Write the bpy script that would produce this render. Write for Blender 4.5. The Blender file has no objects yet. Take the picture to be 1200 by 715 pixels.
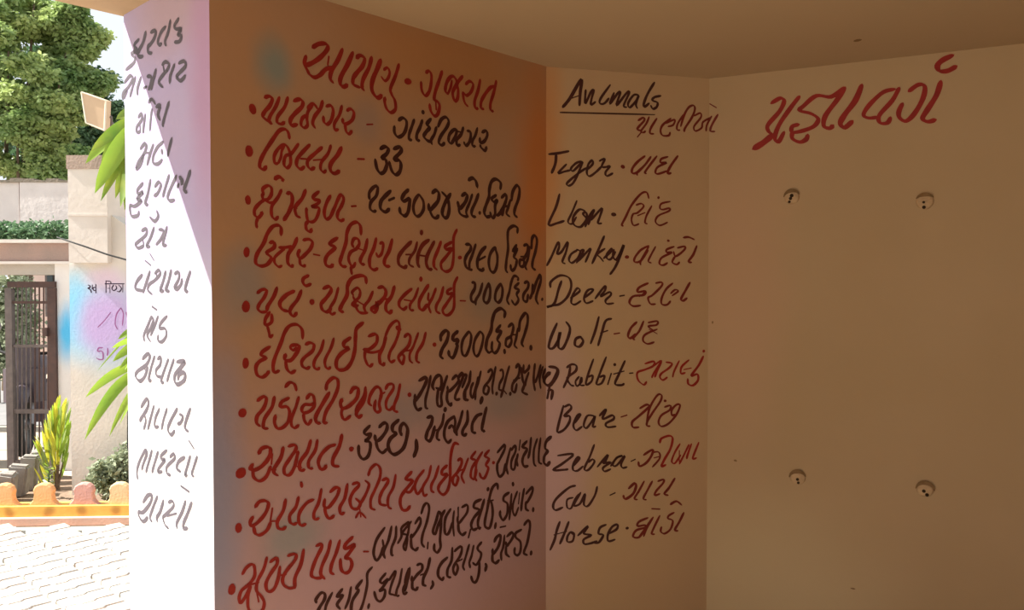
import bpy, bmesh, math, random
from mathutils import Vector, Matrix
random.seed(7)
C = bpy.context.scene.collection
scene = bpy.context.scene

# ------------------------------------------------------------ camera
F, CX, CY, HOR, H = 950.0, 600.0, 357.5, 335.0, 1.5
PITCH = math.atan((CY - HOR) / F)
cam = bpy.data.cameras.new('camera')
cam.sensor_width = 36.0
cam.lens = 36.0 * F / 1200.0
cam.clip_start = 0.05
cam.clip_end = 300
camo = bpy.data.objects.new('camera', cam)
C.objects.link(camo)
camo.location = (0, 0, H)
camo.rotation_euler = (math.radians(90) - PITCH, 0, 0)
scene.camera = camo

# ------------------------------------------------------------ sky, sun, exposure
world = bpy.data.worlds.new('sky')
scene.world = world
world.use_nodes = True
bg = world.node_tree.nodes['Background']
bg.inputs[0].default_value = (0.86, 0.93, 1.0, 1)
bg.inputs[1].default_value = 1.1
sun = bpy.data.lights.new('sun', 'SUN')
sun.energy = 14.0
sun.color = (1.0, 0.95, 0.86)
sun.angle = math.radians(0.53)
suno = bpy.data.objects.new('sun', sun)
C.objects.link(suno)
suno.location = (-8, 0, 10)
suno.rotation_euler = Vector((1.468, 0.095, -1.47)).to_track_quat('-Z', 'Y').to_euler()
vs = scene.view_settings
vs.view_transform = 'Standard'
vs.look = 'None'
vs.exposure = 0.02
vs.gamma = 1.0
vs.use_curve_mapping = False
scene.cycles.max_bounces = 8
scene.cycles.diffuse_bounces = 5

# ------------------------------------------------------------ helpers
def at(px, py, Y):
    """the point of the place that lies Y metres ahead along the direction (px, py)"""
    x = (px - CX) / F
    y = -(py - CY) / F
    c, s = math.cos(PITCH), math.sin(PITCH)
    r = Vector((x, c + s * y, -s + c * y))
    k = Y / r.y
    return Vector((k * r.x, Y, H + k * r.z))

def s2l(c):
    return tuple(((v / 255.0) / 12.92 if v / 255.0 <= 0.04045 else ((v / 255.0 + 0.055) / 1.055) ** 2.4) for v in c)

def nodes_of(name):
    m = bpy.data.materials.new(name)
    m.use_nodes = True
    nt = m.node_tree
    return m, nt, nt.nodes['Principled BSDF']

def mat(name, a, b=None, scale=8.0, rough=0.85, bump=0.0, bscale=60.0, metallic=0.0, detail=4.0, translucent=0.0):
    """plain paint, stone or leaf: two albedos mottled by noise, plus fine relief"""
    m, nt, bs = nodes_of(name)
    N, L = nt.nodes, nt.links
    bs.inputs['Roughness'].default_value = rough
    bs.inputs['Metallic'].default_value = metallic
    bs.inputs['Specular IOR Level'].default_value = 0.2 if rough > 0.5 else 0.5
    tc = N.new('ShaderNodeTexCoord')
    if b is None:
        b = tuple(v * 0.85 for v in a)
    no = N.new('ShaderNodeTexNoise')
    no.inputs['Scale'].default_value = scale
    no.inputs['Detail'].default_value = detail
    L.new(tc.outputs['Object'], no.inputs['Vector'])
    rp = N.new('ShaderNodeValToRGB')
    rp.color_ramp.elements[0].position = 0.3
    rp.color_ramp.elements[1].position = 0.7
    rp.color_ramp.elements[0].color = (*a, 1)
    rp.color_ramp.elements[1].color = (*b, 1)
    L.new(no.outputs['Fac'], rp.inputs['Fac'])
    L.new(rp.outputs['Color'], bs.inputs['Base Color'])
    if bump > 0:
        n2 = N.new('ShaderNodeTexNoise')
        n2.inputs['Scale'].default_value = bscale
        L.new(tc.outputs['Object'], n2.inputs['Vector'])
        bp = N.new('ShaderNodeBump')
        bp.inputs['Strength'].default_value = bump
        bp.inputs['Distance'].default_value = 0.01
        L.new(n2.outputs['Fac'], bp.inputs['Height'])
        L.new(bp.outputs['Normal'], bs.inputs['Normal'])
    if translucent > 0:
        tr = N.new('ShaderNodeBsdfTranslucent')
        L.new(rp.outputs['Color'], tr.inputs['Color'])
        mx = N.new('ShaderNodeMixShader')
        mx.inputs[0].default_value = translucent
        L.new(bs.outputs[0], mx.inputs[1])
        L.new(tr.outputs[0], mx.inputs[2])
        L.new(mx.outputs[0], N['Material Output'].inputs[0])
    return m

def sprayed(name, base, base2, patches, bump=0.12, nscale=2.2):
    """wall paint with soft patches of sprayed colour or painted-in light; patch = (colour, x, z, radius x, radius z, amount)"""
    m, nt, bs = nodes_of(name)
    N, L = nt.nodes, nt.links
    bs.inputs['Roughness'].default_value = 0.8
    bs.inputs['Specular IOR Level'].default_value = 0.2
    tc = N.new('ShaderNodeTexCoord')
    no = N.new('ShaderNodeTexNoise')
    no.inputs['Scale'].default_value = nscale
    no.inputs['Detail'].default_value = 3
    L.new(tc.outputs['Object'], no.inputs['Vector'])
    rp = N.new('ShaderNodeValToRGB')
    rp.color_ramp.elements[0].position = 0.35
    rp.color_ramp.elements[1].position = 0.65
    rp.color_ramp.elements[0].color = (*base, 1)
    rp.color_ramp.elements[1].color = (*base2, 1)
    L.new(no.outputs['Fac'], rp.inputs['Fac'])
    col = rp.outputs['Color']
    nv = N.new('ShaderNodeTexNoise')
    nv.inputs['Scale'].default_value = 5.0
    L.new(tc.outputs['Object'], nv.inputs['Vector'])
    dis = N.new('ShaderNodeVectorMath'); dis.operation = 'MULTIPLY_ADD'
    L.new(nv.outputs['Color'], dis.inputs[0])
    dis.inputs[1].default_value = (0.08, 0, 0.08)
    L.new(tc.outputs['Object'], dis.inputs[2])
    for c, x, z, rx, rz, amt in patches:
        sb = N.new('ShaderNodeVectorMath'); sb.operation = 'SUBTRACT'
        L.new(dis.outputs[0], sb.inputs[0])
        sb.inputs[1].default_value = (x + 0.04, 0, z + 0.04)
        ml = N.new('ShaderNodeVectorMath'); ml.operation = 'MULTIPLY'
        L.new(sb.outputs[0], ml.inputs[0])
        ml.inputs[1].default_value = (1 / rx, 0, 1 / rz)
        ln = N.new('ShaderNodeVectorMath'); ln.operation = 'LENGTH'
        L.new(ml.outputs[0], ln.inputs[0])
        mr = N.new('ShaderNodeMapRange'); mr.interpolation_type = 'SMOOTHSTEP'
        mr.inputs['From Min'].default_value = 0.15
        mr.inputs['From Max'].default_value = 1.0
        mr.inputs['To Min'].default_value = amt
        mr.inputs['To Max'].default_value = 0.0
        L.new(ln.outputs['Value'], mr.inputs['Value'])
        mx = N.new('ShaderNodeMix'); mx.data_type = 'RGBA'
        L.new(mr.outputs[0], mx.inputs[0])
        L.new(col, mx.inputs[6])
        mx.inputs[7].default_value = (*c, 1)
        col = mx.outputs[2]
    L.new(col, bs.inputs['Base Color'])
    n2 = N.new('ShaderNodeTexNoise')
    n2.inputs['Scale'].default_value = 45.0
    n2.inputs['Detail'].default_value = 6
    L.new(tc.outputs['Object'], n2.inputs['Vector'])
    bp = N.new('ShaderNodeBump')
    bp.inputs['Strength'].default_value = bump
    bp.inputs['Distance'].default_value = 0.006
    L.new(n2.outputs['Fac'], bp.inputs['Height'])
    L.new(bp.outputs['Normal'], bs.inputs['Normal'])
    return m

def link(name, verts, faces, m, parent=None, smooth=False, **props):
    me = bpy.data.meshes.new(name)
    me.from_pydata([tuple(v) for v in verts], [], faces)
    me.validate()
    me.update()
    o = bpy.data.objects.new(name, me)
    if m is not None:
        me.materials.append(m)
    if smooth:
        for p in me.polygons:
            p.use_smooth = True
    C.objects.link(o)
    if parent is not None:
        o.parent = parent
    for k, v in props.items():
        o[k] = v
    return o

def empty(name, loc, label=None, category=None, group=None, rz=0.0):
    o = bpy.data.objects.new(name, None)
    o.empty_display_size = 0.1
    o.location = loc
    o.rotation_euler = (0, 0, rz)
    C.objects.link(o)
    if label: o['label'] = label
    if category: o['category'] = category
    if group: o['group'] = group
    return o

class MB:
    """collects shapes for one mesh"""
    def __init__(s): s.v, s.f = [], []
    def prism(s, pts, z0, z1):
        n = len(pts); b = len(s.v)
        for x, y in pts: s.v.append((x, y, z0))
        for x, y in pts: s.v.append((x, y, z1))
        s.f.append(tuple(b + i for i in reversed(range(n))))
        s.f.append(tuple(b + n + i for i in range(n)))
        for i in range(n):
            j = (i + 1) % n
            s.f.append((b + i, b + j, b + n + j, b + n + i))
        return s
    def box(s, x0, x1, y0, y1, z0, z1):
        return s.prism([(x0, y0), (x1, y0), (x1, y1), (x0, y1)], z0, z1)
    def tube(s, pts, r, n=6, r1=None):
        pts = [Vector(p) for p in pts]
        b = len(s.v); k = len(pts)
        for i, p in enumerate(pts):
            d = (pts[min(i + 1, k - 1)] - pts[max(i - 1, 0)]).normalized()
            up = Vector((0, 0, 1)) if abs(d.z) < 0.9 else Vector((1, 0, 0))
            a = d.cross(up).normalized(); c = a.cross(d)
            rr = r if r1 is None else r + (r1 - r) * i / (k - 1)
            for j in range(n):
                t = 2 * math.pi * j / n
                s.v.append(p + a * (rr * math.cos(t)) + c * (rr * math.sin(t)))
        for i in range(k - 1):
            for j in range(n):
                q = (j + 1) % n
                s.f.append((b + i * n + j, b + i * n + q, b + (i + 1) * n + q, b + (i + 1) * n + j))
        s.f.append(tuple(b + j for j in reversed(range(n))))
        s.f.append(tuple(b + (k - 1) * n + j for j in range(n)))
        return s
    def lathe(s, prof, c, axis='z', n=16):
        c = Vector(c); b = len(s.v)
        for r, h in prof:
            for j in range(n):
                t = 2 * math.pi * j / n
                u, w = r * math.cos(t), r * math.sin(t)
                s.v.append(c + (Vector((u, w, h)) if axis == 'z' else Vector((u, h, w)) if axis == 'y' else Vector((h, u, w))))
        for i in range(len(prof) - 1):
            for j in range(n):
                q = (j + 1) % n
                s.f.append((b + i * n + j, b + i * n + q, b + (i + 1) * n + q, b + (i + 1) * n + j))
        s.f.append(tuple(b + j for j in reversed(range(n))))
        s.f.append(tuple(b + (len(prof) - 1) * n + j for j in range(n)))
        return s
    def build(s, name, m, parent=None, smooth=False, **props):
        return link(name, s.v, s.f, m, parent, smooth, **props)

def leaf_blade(mb, base, tip, width, sag, n=7, fold=0.25, side=None):
    """one arched, V-folded leaf from base to tip"""
    base, tip = Vector(base), Vector(tip)
    d = tip - base
    sd = side if side is not None else d.cross(Vector((0, 0, 1)))
    sd = Vector(sd).normalized() if Vector(sd).length > 1e-5 else Vector((1, 0, 0))
    up = sd.cross(d).normalized()
    b = len(mb.v)
    for i in range(n + 1):
        t = i / n
        p = base + d * t + Vector((0, 0, 1)) * (sag * 4 * t * (1 - t))
        w = width * 0.5 * (math.sin(math.pi * min(1, t * 0.93 + 0.07)) ** 0.7)
        mb.v += [p - sd * w + up * (w * fold), p, p + sd * w + up * (w * fold)]
    for i in range(n):
        q = b + i * 3
        mb.f += [(q, q + 1, q + 4, q + 3), (q + 1, q + 2, q + 5, q + 4)]
    return mb

def leaf_cloud(mb, blobs, count, size, rnd):
    """loose small leaves over and inside ellipsoid clumps; blob = (centre, rx, ry, rz)"""
    tot = sum(b[1] * b[3] for b in blobs)
    for c, rx, ry, rz in blobs:
        c = Vector(c)
        for _ in range(int(count * rx * rz / tot)):
            v = Vector((rnd.gauss(0, 1), rnd.gauss(0, 1), rnd.gauss(0, 1))).normalized()
            k = rnd.random() ** 0.35 * (0.85 + 0.3 * rnd.random())
            p = c + Vector((v.x * rx * k, v.y * ry * k, v.z * rz * k))
            a = Vector((rnd.uniform(-1, 1), rnd.uniform(-1, 1), rnd.uniform(-0.9, 0.3))).normalized()
            s_ = a.cross(Vector((rnd.uniform(-1, 1), rnd.uniform(-1, 1), rnd.uniform(-1, 1)))).normalized()
            L_ = size * rnd.uniform(0.6, 1.3); W_ = L_ * 0.3
            b = len(mb.v)
            mb.v += [p, p + a * L_ * 0.5 + s_ * W_, p + a * L_, p + a * L_ * 0.5 - s_ * W_]
            mb.f += [(b, b + 1, b + 2, b + 3)]
    return mb
WORDS = [
 (1,'red',"13 291 2145 311 2159 334 2164 339 2152 318 2126 292 2105 271 2093;12 271 2119 266 2098 275 2080 283 2070 298 2066 316 2077 332 2094 347 2101 362 2105;9 343 2132 339 2107;13 388 2162 373 2129 351 2093 347 2072 357 2062;14 423 2160 405 2123 382 2083 380 2063 391 2057 404 2065;13 434 2146 448 2156 463 2150 456 2128 438 2107 424 2088 424 2070 446 2065;13 488 2160 478 2127 458 2091 454 2068 461 2059"),
 (1,'red',"15 521 2159 508 2130 491 2094 488 2067 500 2050 512 2047 524 2056;10 531 2131 545 2140 553 2128 547 2110 535 2100 522 2110;12 588 2159 575 2123 556 2082 560 2065 572 2048 574 2024 557 2011 541 2020 534 2039 536 2052;16 614 2113 629 2115"),
 (1,'red',"12 692 2153 705 2161 715 2149 712 2117 703 2094 689 2083 676 2097 673 2122;13 759 2171 747 2141 731 2103 726 2077 740 2073 748 2060 740 2034 726 2027 712 2040 707 2060;11 732 2078 734 2047;13 784 2103 772 2113 778 2139 795 2160 810 2162 821 2145 803 2112 812 2087 824 2097 827 2123 823 2144 847 2172;10 800 2150 795 2128 783 2105;12 859 2148 877 2161 893 2153 884 2129 864 2113 849 2119 851 2098 859 2085 870 2079;13 925 2175 915 2138 900 2102 902 2080 915 2079;13 992 2165 973 2158 952 2137 931 2108 928 2085 941 2081;13 1000 2185 989 2147 973 2107 973 2085 986 2081"),
 (1,'red',"17 111 1958 115 1945"),
 (1,'red',"11 147 1986 160 1992 169 1986 162 1968 147 1950 142 1937 153 1929 165 1926;10 190 1995 180 1970 162 1940 160 1925 168 1922;10 215 1999 205 1971 185 1944 183 1928 195 1925 205 1932;12 232 1991 250 1999 260 1993 256 1979 235 1958 222 1940 225 1926 243 1931;11 274 1979 292 1994 306 1982;10 291 1992 277 1973 272 1954 274 1934 264 1925 254 1932 258 1949 270 1960;11 322 2007 315 1985 297 1961 290 1941 298 1929;11 333 1993 348 1998 356 1985 350 1959 337 1945 326 1950 324 1965;10 385 2004 376 1976 360 1951 361 1933 373 1936;11 401 1992 414 1999 425 1990 420 1970 402 1956 389 1956 387 1968;11 395 1955 398 1935 408 1928 418 1938;9 469 1963 491 1967"),
 (1,'black',"12 585 1992 602 2002 616 1993 613 1969 600 1950 582 1943 570 1955 570 1973;11 646 2004 635 1978 626 1957 626 1941 636 1941;12 678 2007 668 1983 656 1961 656 1944 667 1943;12 679 2032 682 2030;13 713 2016 696 1997 707 1988 693 1973 684 1958 698 1947 716 1945;11 735 1994 726 1970 712 1949 717 1938;12 741 1995 754 2019 773 2030 786 2019 778 1999 754 1970 744 1948 756 1940 769 1949;12 792 1950 785 1960 790 1979 809 1996 820 1994 812 1971 796 1949;11 817 1993 836 1992;12 849 2009 839 1985 820 1965 822 1948 835 1951;12 865 2000 880 1998 881 1978 871 1959 859 1952 851 1962;11 912 2016 902 1990 889 1970 890 1955 903 1955;12 932 2004 952 2012 957 1998 944 1977 925 1969 923 1985;13 923 1962 930 1953 946 1946 954 1959"),
 (1,'black',"13 517 1899 534 1908 547 1903 541 1888 523 1873 536 1871 541 1855 531 1834 517 1829 505 1842 499 1867;13 566 1905 591 1914 595 1902 576 1883 569 1873 587 1874 594 1861 589 1840 574 1830 559 1841 550 1866"),
 (1,'red',"19 102 1850 103 1836"),
 (1,'red',"11 219 1890 215 1906 205 1913 188 1906 168 1879 145 1844 133 1819 133 1805 143 1801 151 1810;10 185 1821 175 1821 174 1840 187 1861 204 1872 215 1864 221 1846 221 1823 211 1812 202 1821 207 1843 224 1851 246 1880;8 204 1871 196 1856 193 1838 185 1821;11 281 1882 263 1864 243 1841 240 1822 252 1813 264 1821;9 252 1841 271 1842;11 320 1880 298 1861 276 1841 273 1826 283 1816 296 1822;8 291 1841 318 1846;10 348 1889 338 1864 318 1840 314 1821 323 1812 332 1818;13 383 1888 370 1865 347 1837 347 1818 360 1812 376 1821;12 437 1861 460 1863"),
 (1,'red',"14 98 1725 99 1712"),
 (1,'red',"13 174 1779 186 1786 196 1782 199 1776;10 143 1735 140 1750 155 1760 165 1754 164 1737 153 1724 141 1725 138 1738;10 146 1724 130 1712 117 1696 117 1682 126 1676 134 1682 138 1691;9 126 1676 121 1661 123 1649;9 146 1721 161 1716 172 1719;10 194 1753 184 1733 166 1708 165 1684 175 1674 184 1682;12 209 1744 221 1746 226 1733 224 1715 214 1693 200 1673;11 267 1759 256 1735 235 1710 238 1689 250 1683;8 226 1709 240 1707;11 309 1758 291 1743 293 1735 312 1735;10 312 1735 305 1725 287 1715 291 1714 309 1712 301 1686 289 1674 274 1676 269 1694 269 1710;11 274 1674 267 1666 269 1652 280 1647 285 1655;11 346 1750 333 1729 325 1703 330 1685 343 1689 356 1712 372 1745 381 1755 389 1743 381 1723 370 1706 368 1690 379 1682 390 1687;11 415 1725 431 1727"),
 (1,'black',"11 478 1750 478 1769 492 1785 504 1790 508 1782 502 1761 484 1743 480 1725 490 1716 502 1718;13 556 1781 533 1762 519 1746 518 1726 535 1717 550 1727;13 548 1752 569 1761;13 623 1790 606 1776 597 1760 606 1754 625 1763 627 1754 621 1723 608 1710 592 1718 588 1734;12 663 1779 647 1759 641 1735 649 1715 665 1714 681 1734 681 1758 670 1773 663 1779;14 716 1787 732 1797 744 1788 741 1766 723 1747 706 1734 702 1753;13 706 1734 718 1715 732 1711 744 1720;14 756 1794 775 1781 784 1766 787 1741 779 1717 765 1716 758 1732 770 1761 794 1792"),
 (1,'black',"14 841 1789 858 1797 866 1789 856 1768 833 1748 826 1762 823 1769;12 828 1749 833 1733 848 1725 868 1723;11 889 1798 876 1769 861 1739 871 1723;13 917 1802 904 1775 886 1744 889 1728 904 1725;15 871 1842 889 1850 904 1842 912 1822;11 921 1741 923 1738"),
 (1,'black',"14 1019 1825 1021 1846 1000 1857 978 1848 967 1820 965 1794 951 1766 943 1743 954 1729 973 1732;13 1000 1804 978 1791 989 1780 1005 1787 994 1769 994 1739 981 1727 970 1745;13 1024 1797 1044 1810 1049 1797 1038 1773 1016 1744 1002 1736;11 1038 1769 1030 1741 1021 1745 1024 1756 1038 1769 1060 1770;12 1069 1794 1057 1766 1049 1746 1066 1736;14 1074 1791 1080 1822 1100 1845 1114 1833 1109 1801 1091 1765 1089 1745 1103 1736"),
 (1,'red',"15 94 1593 93 1578"),
 (1,'red',"11 192 1633 192 1652 183 1659 167 1654 152 1635 142 1611 124 1584 118 1566 122 1555 137 1551 153 1557 163 1573 150 1586 171 1600 171 1614 158 1612;10 185 1601 200 1601 225 1605;9 203 1599 188 1588 173 1574 173 1560 184 1550 194 1553;11 240 1629 230 1606 213 1584 211 1563 220 1552 228 1555;10 217 1599 213 1566;11 258 1623 276 1626 287 1618 281 1601 265 1585 249 1574 242 1585 248 1597;10 247 1576 249 1559 258 1553 265 1556;9 290 1586 310 1583"),
 (1,'red',"12 369 1634 348 1622 343 1614 361 1607 337 1587 328 1571 331 1557 344 1553 354 1559;12 448 1646 446 1670 433 1681 413 1673 400 1650 396 1621 382 1585 376 1566 384 1555 397 1554;11 423 1609 417 1619 423 1633 436 1634 442 1621 432 1606 413 1596 405 1580 409 1564 420 1554 428 1566;11 418 1557 413 1548 416 1533;10 432 1608 456 1602;12 470 1635 462 1604 446 1577 448 1564 460 1561"),
 (1,'red',"12 502 1639 493 1609 479 1582 479 1556 493 1546 507 1551;10 514 1623 526 1627 526 1610 520 1593 508 1585 501 1596;13 560 1638 549 1604 532 1577 534 1560 551 1557"),
 (1,'brown',"13 634 1634 607 1613 585 1588 585 1565 603 1555 616 1560;9 611 1594 638 1595;10 656 1634 647 1607 627 1583 625 1565 642 1557;12 673 1667 673 1659;14 704 1642 678 1626 660 1597 658 1569 665 1557;12 658 1594 692 1591;14 725 1638 697 1595 692 1570 701 1553 715 1551"),
 (1,'red',"13 753 1639 739 1610 724 1581 724 1560 736 1550;13 799 1639 772 1626 774 1615 801 1619;12 801 1618 772 1590 753 1571 757 1552 777 1545 798 1558 806 1598 806 1652 821 1680;11 828 1590 838 1591"),
 (1,'black',"13 858 1634 878 1633 881 1618 863 1598 855 1579 863 1559 883 1552;12 904 1636 889 1602 876 1576 876 1555 888 1552;14 951 1630 927 1611 912 1584 914 1558 933 1551 940 1558;13 917 1584 948 1597;13 994 1630 972 1608 964 1578 972 1551 989 1546 1002 1567 1005 1598 997 1620 994 1630"),
 (1,'black',"13 1103 1682 1103 1700 1083 1705 1060 1692 1055 1669 1057 1626 1049 1587 1046 1556 1055 1545;13 1100 1641 1080 1619 1103 1628 1086 1600 1100 1588 1091 1561 1074 1553 1069 1572;13 1135 1640 1155 1643 1155 1621 1135 1593 1117 1589 1117 1569 1135 1569 1138 1589;12 1120 1601 1158 1602;12 1167 1638 1158 1598 1144 1569 1152 1556;14 1176 1630 1179 1666 1194 1677 1205 1659 1197 1623 1182 1586 1182 1564 1197 1556"),
 (1,'red',"19 91 1454 90 1439"),
 (1,'red',"10 122 1481 136 1490 149 1488 142 1470 128 1453 124 1440 134 1432 149 1433;11 179 1496 170 1473 152 1447 150 1435;10 158 1432 145 1414 145 1398 162 1405 163 1426;9 150 1396 155 1378 158 1366 166 1372;12 231 1486 209 1477 190 1461 187 1449 195 1437 212 1432;11 252 1488 240 1463 221 1442 217 1429 227 1419 238 1428;11 275 1528 259 1520 257 1509 266 1500 282 1505;14 282 1457 287 1455"),
 (1,'red',"12 320 1492 340 1498 346 1486 329 1465 314 1450 318 1434 332 1428 347 1437;10 370 1495 359 1462 342 1437 347 1421 360 1425;13 466 1507 462 1525 444 1529 416 1521 401 1500 399 1474 381 1446 375 1431 387 1426"),
 (1,'red',"10 421 1473 417 1483 435 1494 444 1483 440 1467 427 1460 419 1470;11 438 1463 417 1447 425 1442 438 1444;11 427 1460 458 1444;11 489 1484 476 1460 458 1440 464 1424;11 425 1454 434 1431 448 1422 470 1422"),
 (1,'red',"13 507 1494 526 1496 536 1482 530 1466 507 1446 484 1433 494 1423 505 1439 499 1453;10 505 1454 540 1462;13 568 1499 557 1469 538 1449 536 1430 548 1420 559 1427;12 635 1491 609 1475 587 1455 587 1438 602 1429 615 1437;9 604 1458 631 1454;10 660 1494 646 1464 628 1444 628 1428 642 1425;12 670 1524 670 1517;13 701 1503 680 1478 664 1454 664 1433 678 1426 696 1443;10 701 1478 699 1457 712 1453;11 731 1492 717 1464 701 1439 710 1416;12 762 1497 750 1463 733 1439 733 1421 748 1413;11 798 1492 781 1485 779 1474 803 1477;12 806 1477 774 1442 759 1424 767 1409 786 1409 805 1427 808 1459 808 1503 823 1528;9 833 1452 858 1451"),
 (1,'black',"13 886 1511 899 1509 899 1491 883 1469 886 1450 904 1446;12 935 1509 922 1476 904 1453 904 1438;13 964 1509 946 1479 940 1453 954 1443 967 1456 971 1487 964 1509;13 1021 1508 999 1483 994 1456 1008 1444 1024 1456 1030 1487 1021 1508"),
 (1,'black',"12 1106 1518 1106 1529 1086 1533 1072 1510 1063 1479 1052 1452 1063 1436;12 1112 1510 1089 1494 1112 1486 1100 1471 1109 1451 1091 1435 1074 1451;13 1138 1510 1158 1514 1158 1494 1135 1470 1135 1450 1152 1446 1158 1470;13 1182 1506 1179 1474 1167 1454;14 1182 1470 1200 1510 1221 1538 1225 1518 1209 1482 1200 1454 1212 1435;11 1232 1453 1234 1451"),
 (1,'red',"16 89 1310 88 1295"),
 (1,'red',"11 158 1341 136 1329 133 1320 146 1313 127 1304 117 1290 120 1271 133 1263 146 1268 154 1277;11 255 1357 253 1382 237 1396 215 1393 200 1375 189 1348 171 1310 166 1287 170 1273 184 1276;12 218 1341 239 1341 244 1333 235 1318 218 1301 201 1305 203 1319;10 215 1338 225 1328 237 1334;11 203 1302 206 1281 218 1268 233 1273;11 263 1341 278 1345 290 1338 285 1322 263 1308 252 1296 254 1283 266 1276 277 1279;10 321 1351 312 1323 292 1296 290 1278 300 1271 308 1275;10 354 1354 345 1328 326 1297 326 1278 335 1270 343 1274;13 411 1353 388 1340 390 1327 404 1323 379 1310 363 1292 363 1272 376 1263 397 1267 415 1288 425 1320 427 1352 431 1378 455 1394"),
 (1,'red',"12 472 1354 496 1359 504 1350 500 1332 476 1317 454 1317;11 462 1318 459 1295 467 1275 477 1267 488 1273;10 463 1310 488 1306 517 1310;13 576 1376 589 1369;13 535 1352 527 1324 512 1298 514 1275 523 1268 531 1272;11 533 1351 550 1380 572 1395 585 1388 584 1362 569 1329 552 1306 546 1286 554 1274 569 1278;12 604 1346 619 1354 628 1343 621 1319 597 1300 582 1287 588 1273 597 1266 604 1286 593 1297;10 597 1303 628 1305;10 659 1356 641 1318 626 1295 626 1274 637 1265;12 689 1356 677 1323 655 1296 652 1272 664 1264;12 721 1317 728 1316"),
 (1,'black',"14 752 1327 752 1344 771 1358 783 1350 776 1325 757 1301 750 1280 761 1270;14 825 1354 805 1342 803 1326 825 1327 818 1312 822 1308 810 1280 800 1271 788 1278 783 1294"),
 (1,'black',"12 873 1352 847 1327 840 1298 847 1276 862 1277 878 1307 883 1337 873 1352;12 924 1350 901 1325 893 1295 901 1272 916 1273 932 1304 938 1334 924 1350"),
 (1,'black',"15 1038 1392 1041 1411 1021 1423 994 1412 980 1382 975 1352 956 1322 951 1292 964 1276;13 1021 1367 999 1347 1024 1346 1005 1320 1016 1304 1005 1281 988 1275 978 1291 980 1313;13 964 1276 983 1283;13 1057 1360 1077 1369 1083 1355 1072 1328 1049 1318 1046 1298 1060 1292 1074 1309 1069 1328;11 1077 1332 1100 1331;12 1106 1354 1097 1319 1089 1296 1103 1284;14 1112 1342 1117 1378 1141 1403 1155 1396 1155 1368 1141 1333 1126 1302 1135 1288;12 1038 1281 1041 1272;15 1172 1286 1174 1278"),
 (1,'red',"20 78 1180 80 1173"),
 (1,'red',"11 120 1203 138 1212 146 1204 138 1182 120 1164 118 1146 128 1136;11 169 1209 162 1182 141 1155 137 1132 150 1127;11 201 1231 215 1242 229 1236 235 1219;11 213 1201 191 1193 187 1180 206 1178 214 1162 209 1138 194 1125 178 1124 169 1140 172 1160;10 242 1201 233 1175 221 1149 219 1129 228 1119 242 1125;11 265 1193 277 1204 288 1197 290 1172 274 1158 256 1157 251 1168 260 1178 277 1176 288 1178;11 256 1154 259 1135 270 1123 281 1135;13 339 1204 317 1175 295 1143 297 1126 309 1121;12 328 1212 332 1230 351 1243 366 1236 366 1212 350 1181 328 1152 320 1124 331 1120;13 408 1195 419 1208 435 1205 431 1179 404 1159 382 1155 375 1169 381 1181;11 382 1155 378 1140 388 1122 409 1130;12 463 1196 453 1164 429 1137 435 1123 447 1127"),
 (1,'red',"12 461 1208 457 1183 433 1153 429 1134 437 1123 449 1128;12 483 1151 473 1162 479 1184 497 1203 512 1200 518 1181 510 1155 514 1134 501 1131 493 1143 497 1166;10 512 1178 531 1186;11 533 1194 543 1207 560 1207 562 1193 543 1171 535 1155 537 1138 549 1132 564 1142;12 588 1205 579 1171 566 1145 566 1128 579 1122;12 621 1171 627 1168"),
 (1,'black',"13 661 1209 689 1217 691 1204 675 1179 656 1157 647 1151 645 1168;13 645 1158 645 1137 656 1120 672 1123;11 709 1221 700 1184 688 1150 688 1125 697 1119;13 723 1175 716 1190 730 1214 749 1217 754 1194 747 1176 730 1181;12 740 1177 735 1142 740 1123 754 1125 752 1154 764 1186 778 1215;12 798 1201 817 1212 827 1198 817 1184 785 1165 778 1181;13 780 1170 776 1141 788 1120 797 1126;12 822 1202 842 1219 845 1204 827 1173 812 1148 815 1135 832 1135;11 842 1208 862 1210 842 1171;12 878 1216 872 1183 852 1155 852 1133 865 1130"),
 (1,'black',"12 880 1222 875 1189 857 1161 857 1133 870 1128;11 893 1183 883 1169 880 1147 890 1135 909 1182 914 1200;11 927 1218 916 1185 903 1156 901 1126;16 932 1129 927 1114;12 959 1212 975 1220 980 1206 967 1185 943 1164 940 1145 956 1140 964 1158 951 1171;11 996 1228 988 1194 980 1160 983 1137;12 999 1138 1002 1135;11 1016 1213 1029 1214 1032 1191 1016 1169 1013 1150 1027 1145;12 1063 1225 1046 1186 1035 1155 1021 1122;12 1035 1144 1049 1131;12 1066 1131 1069 1128;13 1094 1217 1109 1228 1115 1212 1106 1185 1080 1163 1077 1140 1091 1135 1100 1161;11 1083 1175 1117 1180;13 1135 1224 1135 1198 1159 1208 1164 1222;14 1123 1215 1129 1175 1138 1154 1129 1131 1156 1118;12 1162 1196 1147 1169 1144 1150;13 1194 1224 1188 1186 1188 1154 1195 1129;12 1225 1218 1207 1176 1195 1157;12 1237 1211 1219 1171 1225 1134;13 1250 1202 1237 1174 1250 1148"),
 (1,'black',"15 1266 1209 1292 1204 1299 1188 1282 1155 1264 1141 1243 1157 1256 1176 1271 1188;14 1269 1139 1260 1094;12 1262 1123 1279 1122 1275 1090"),
 (1,'red',"23 68 1021 78 1026"),
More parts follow.
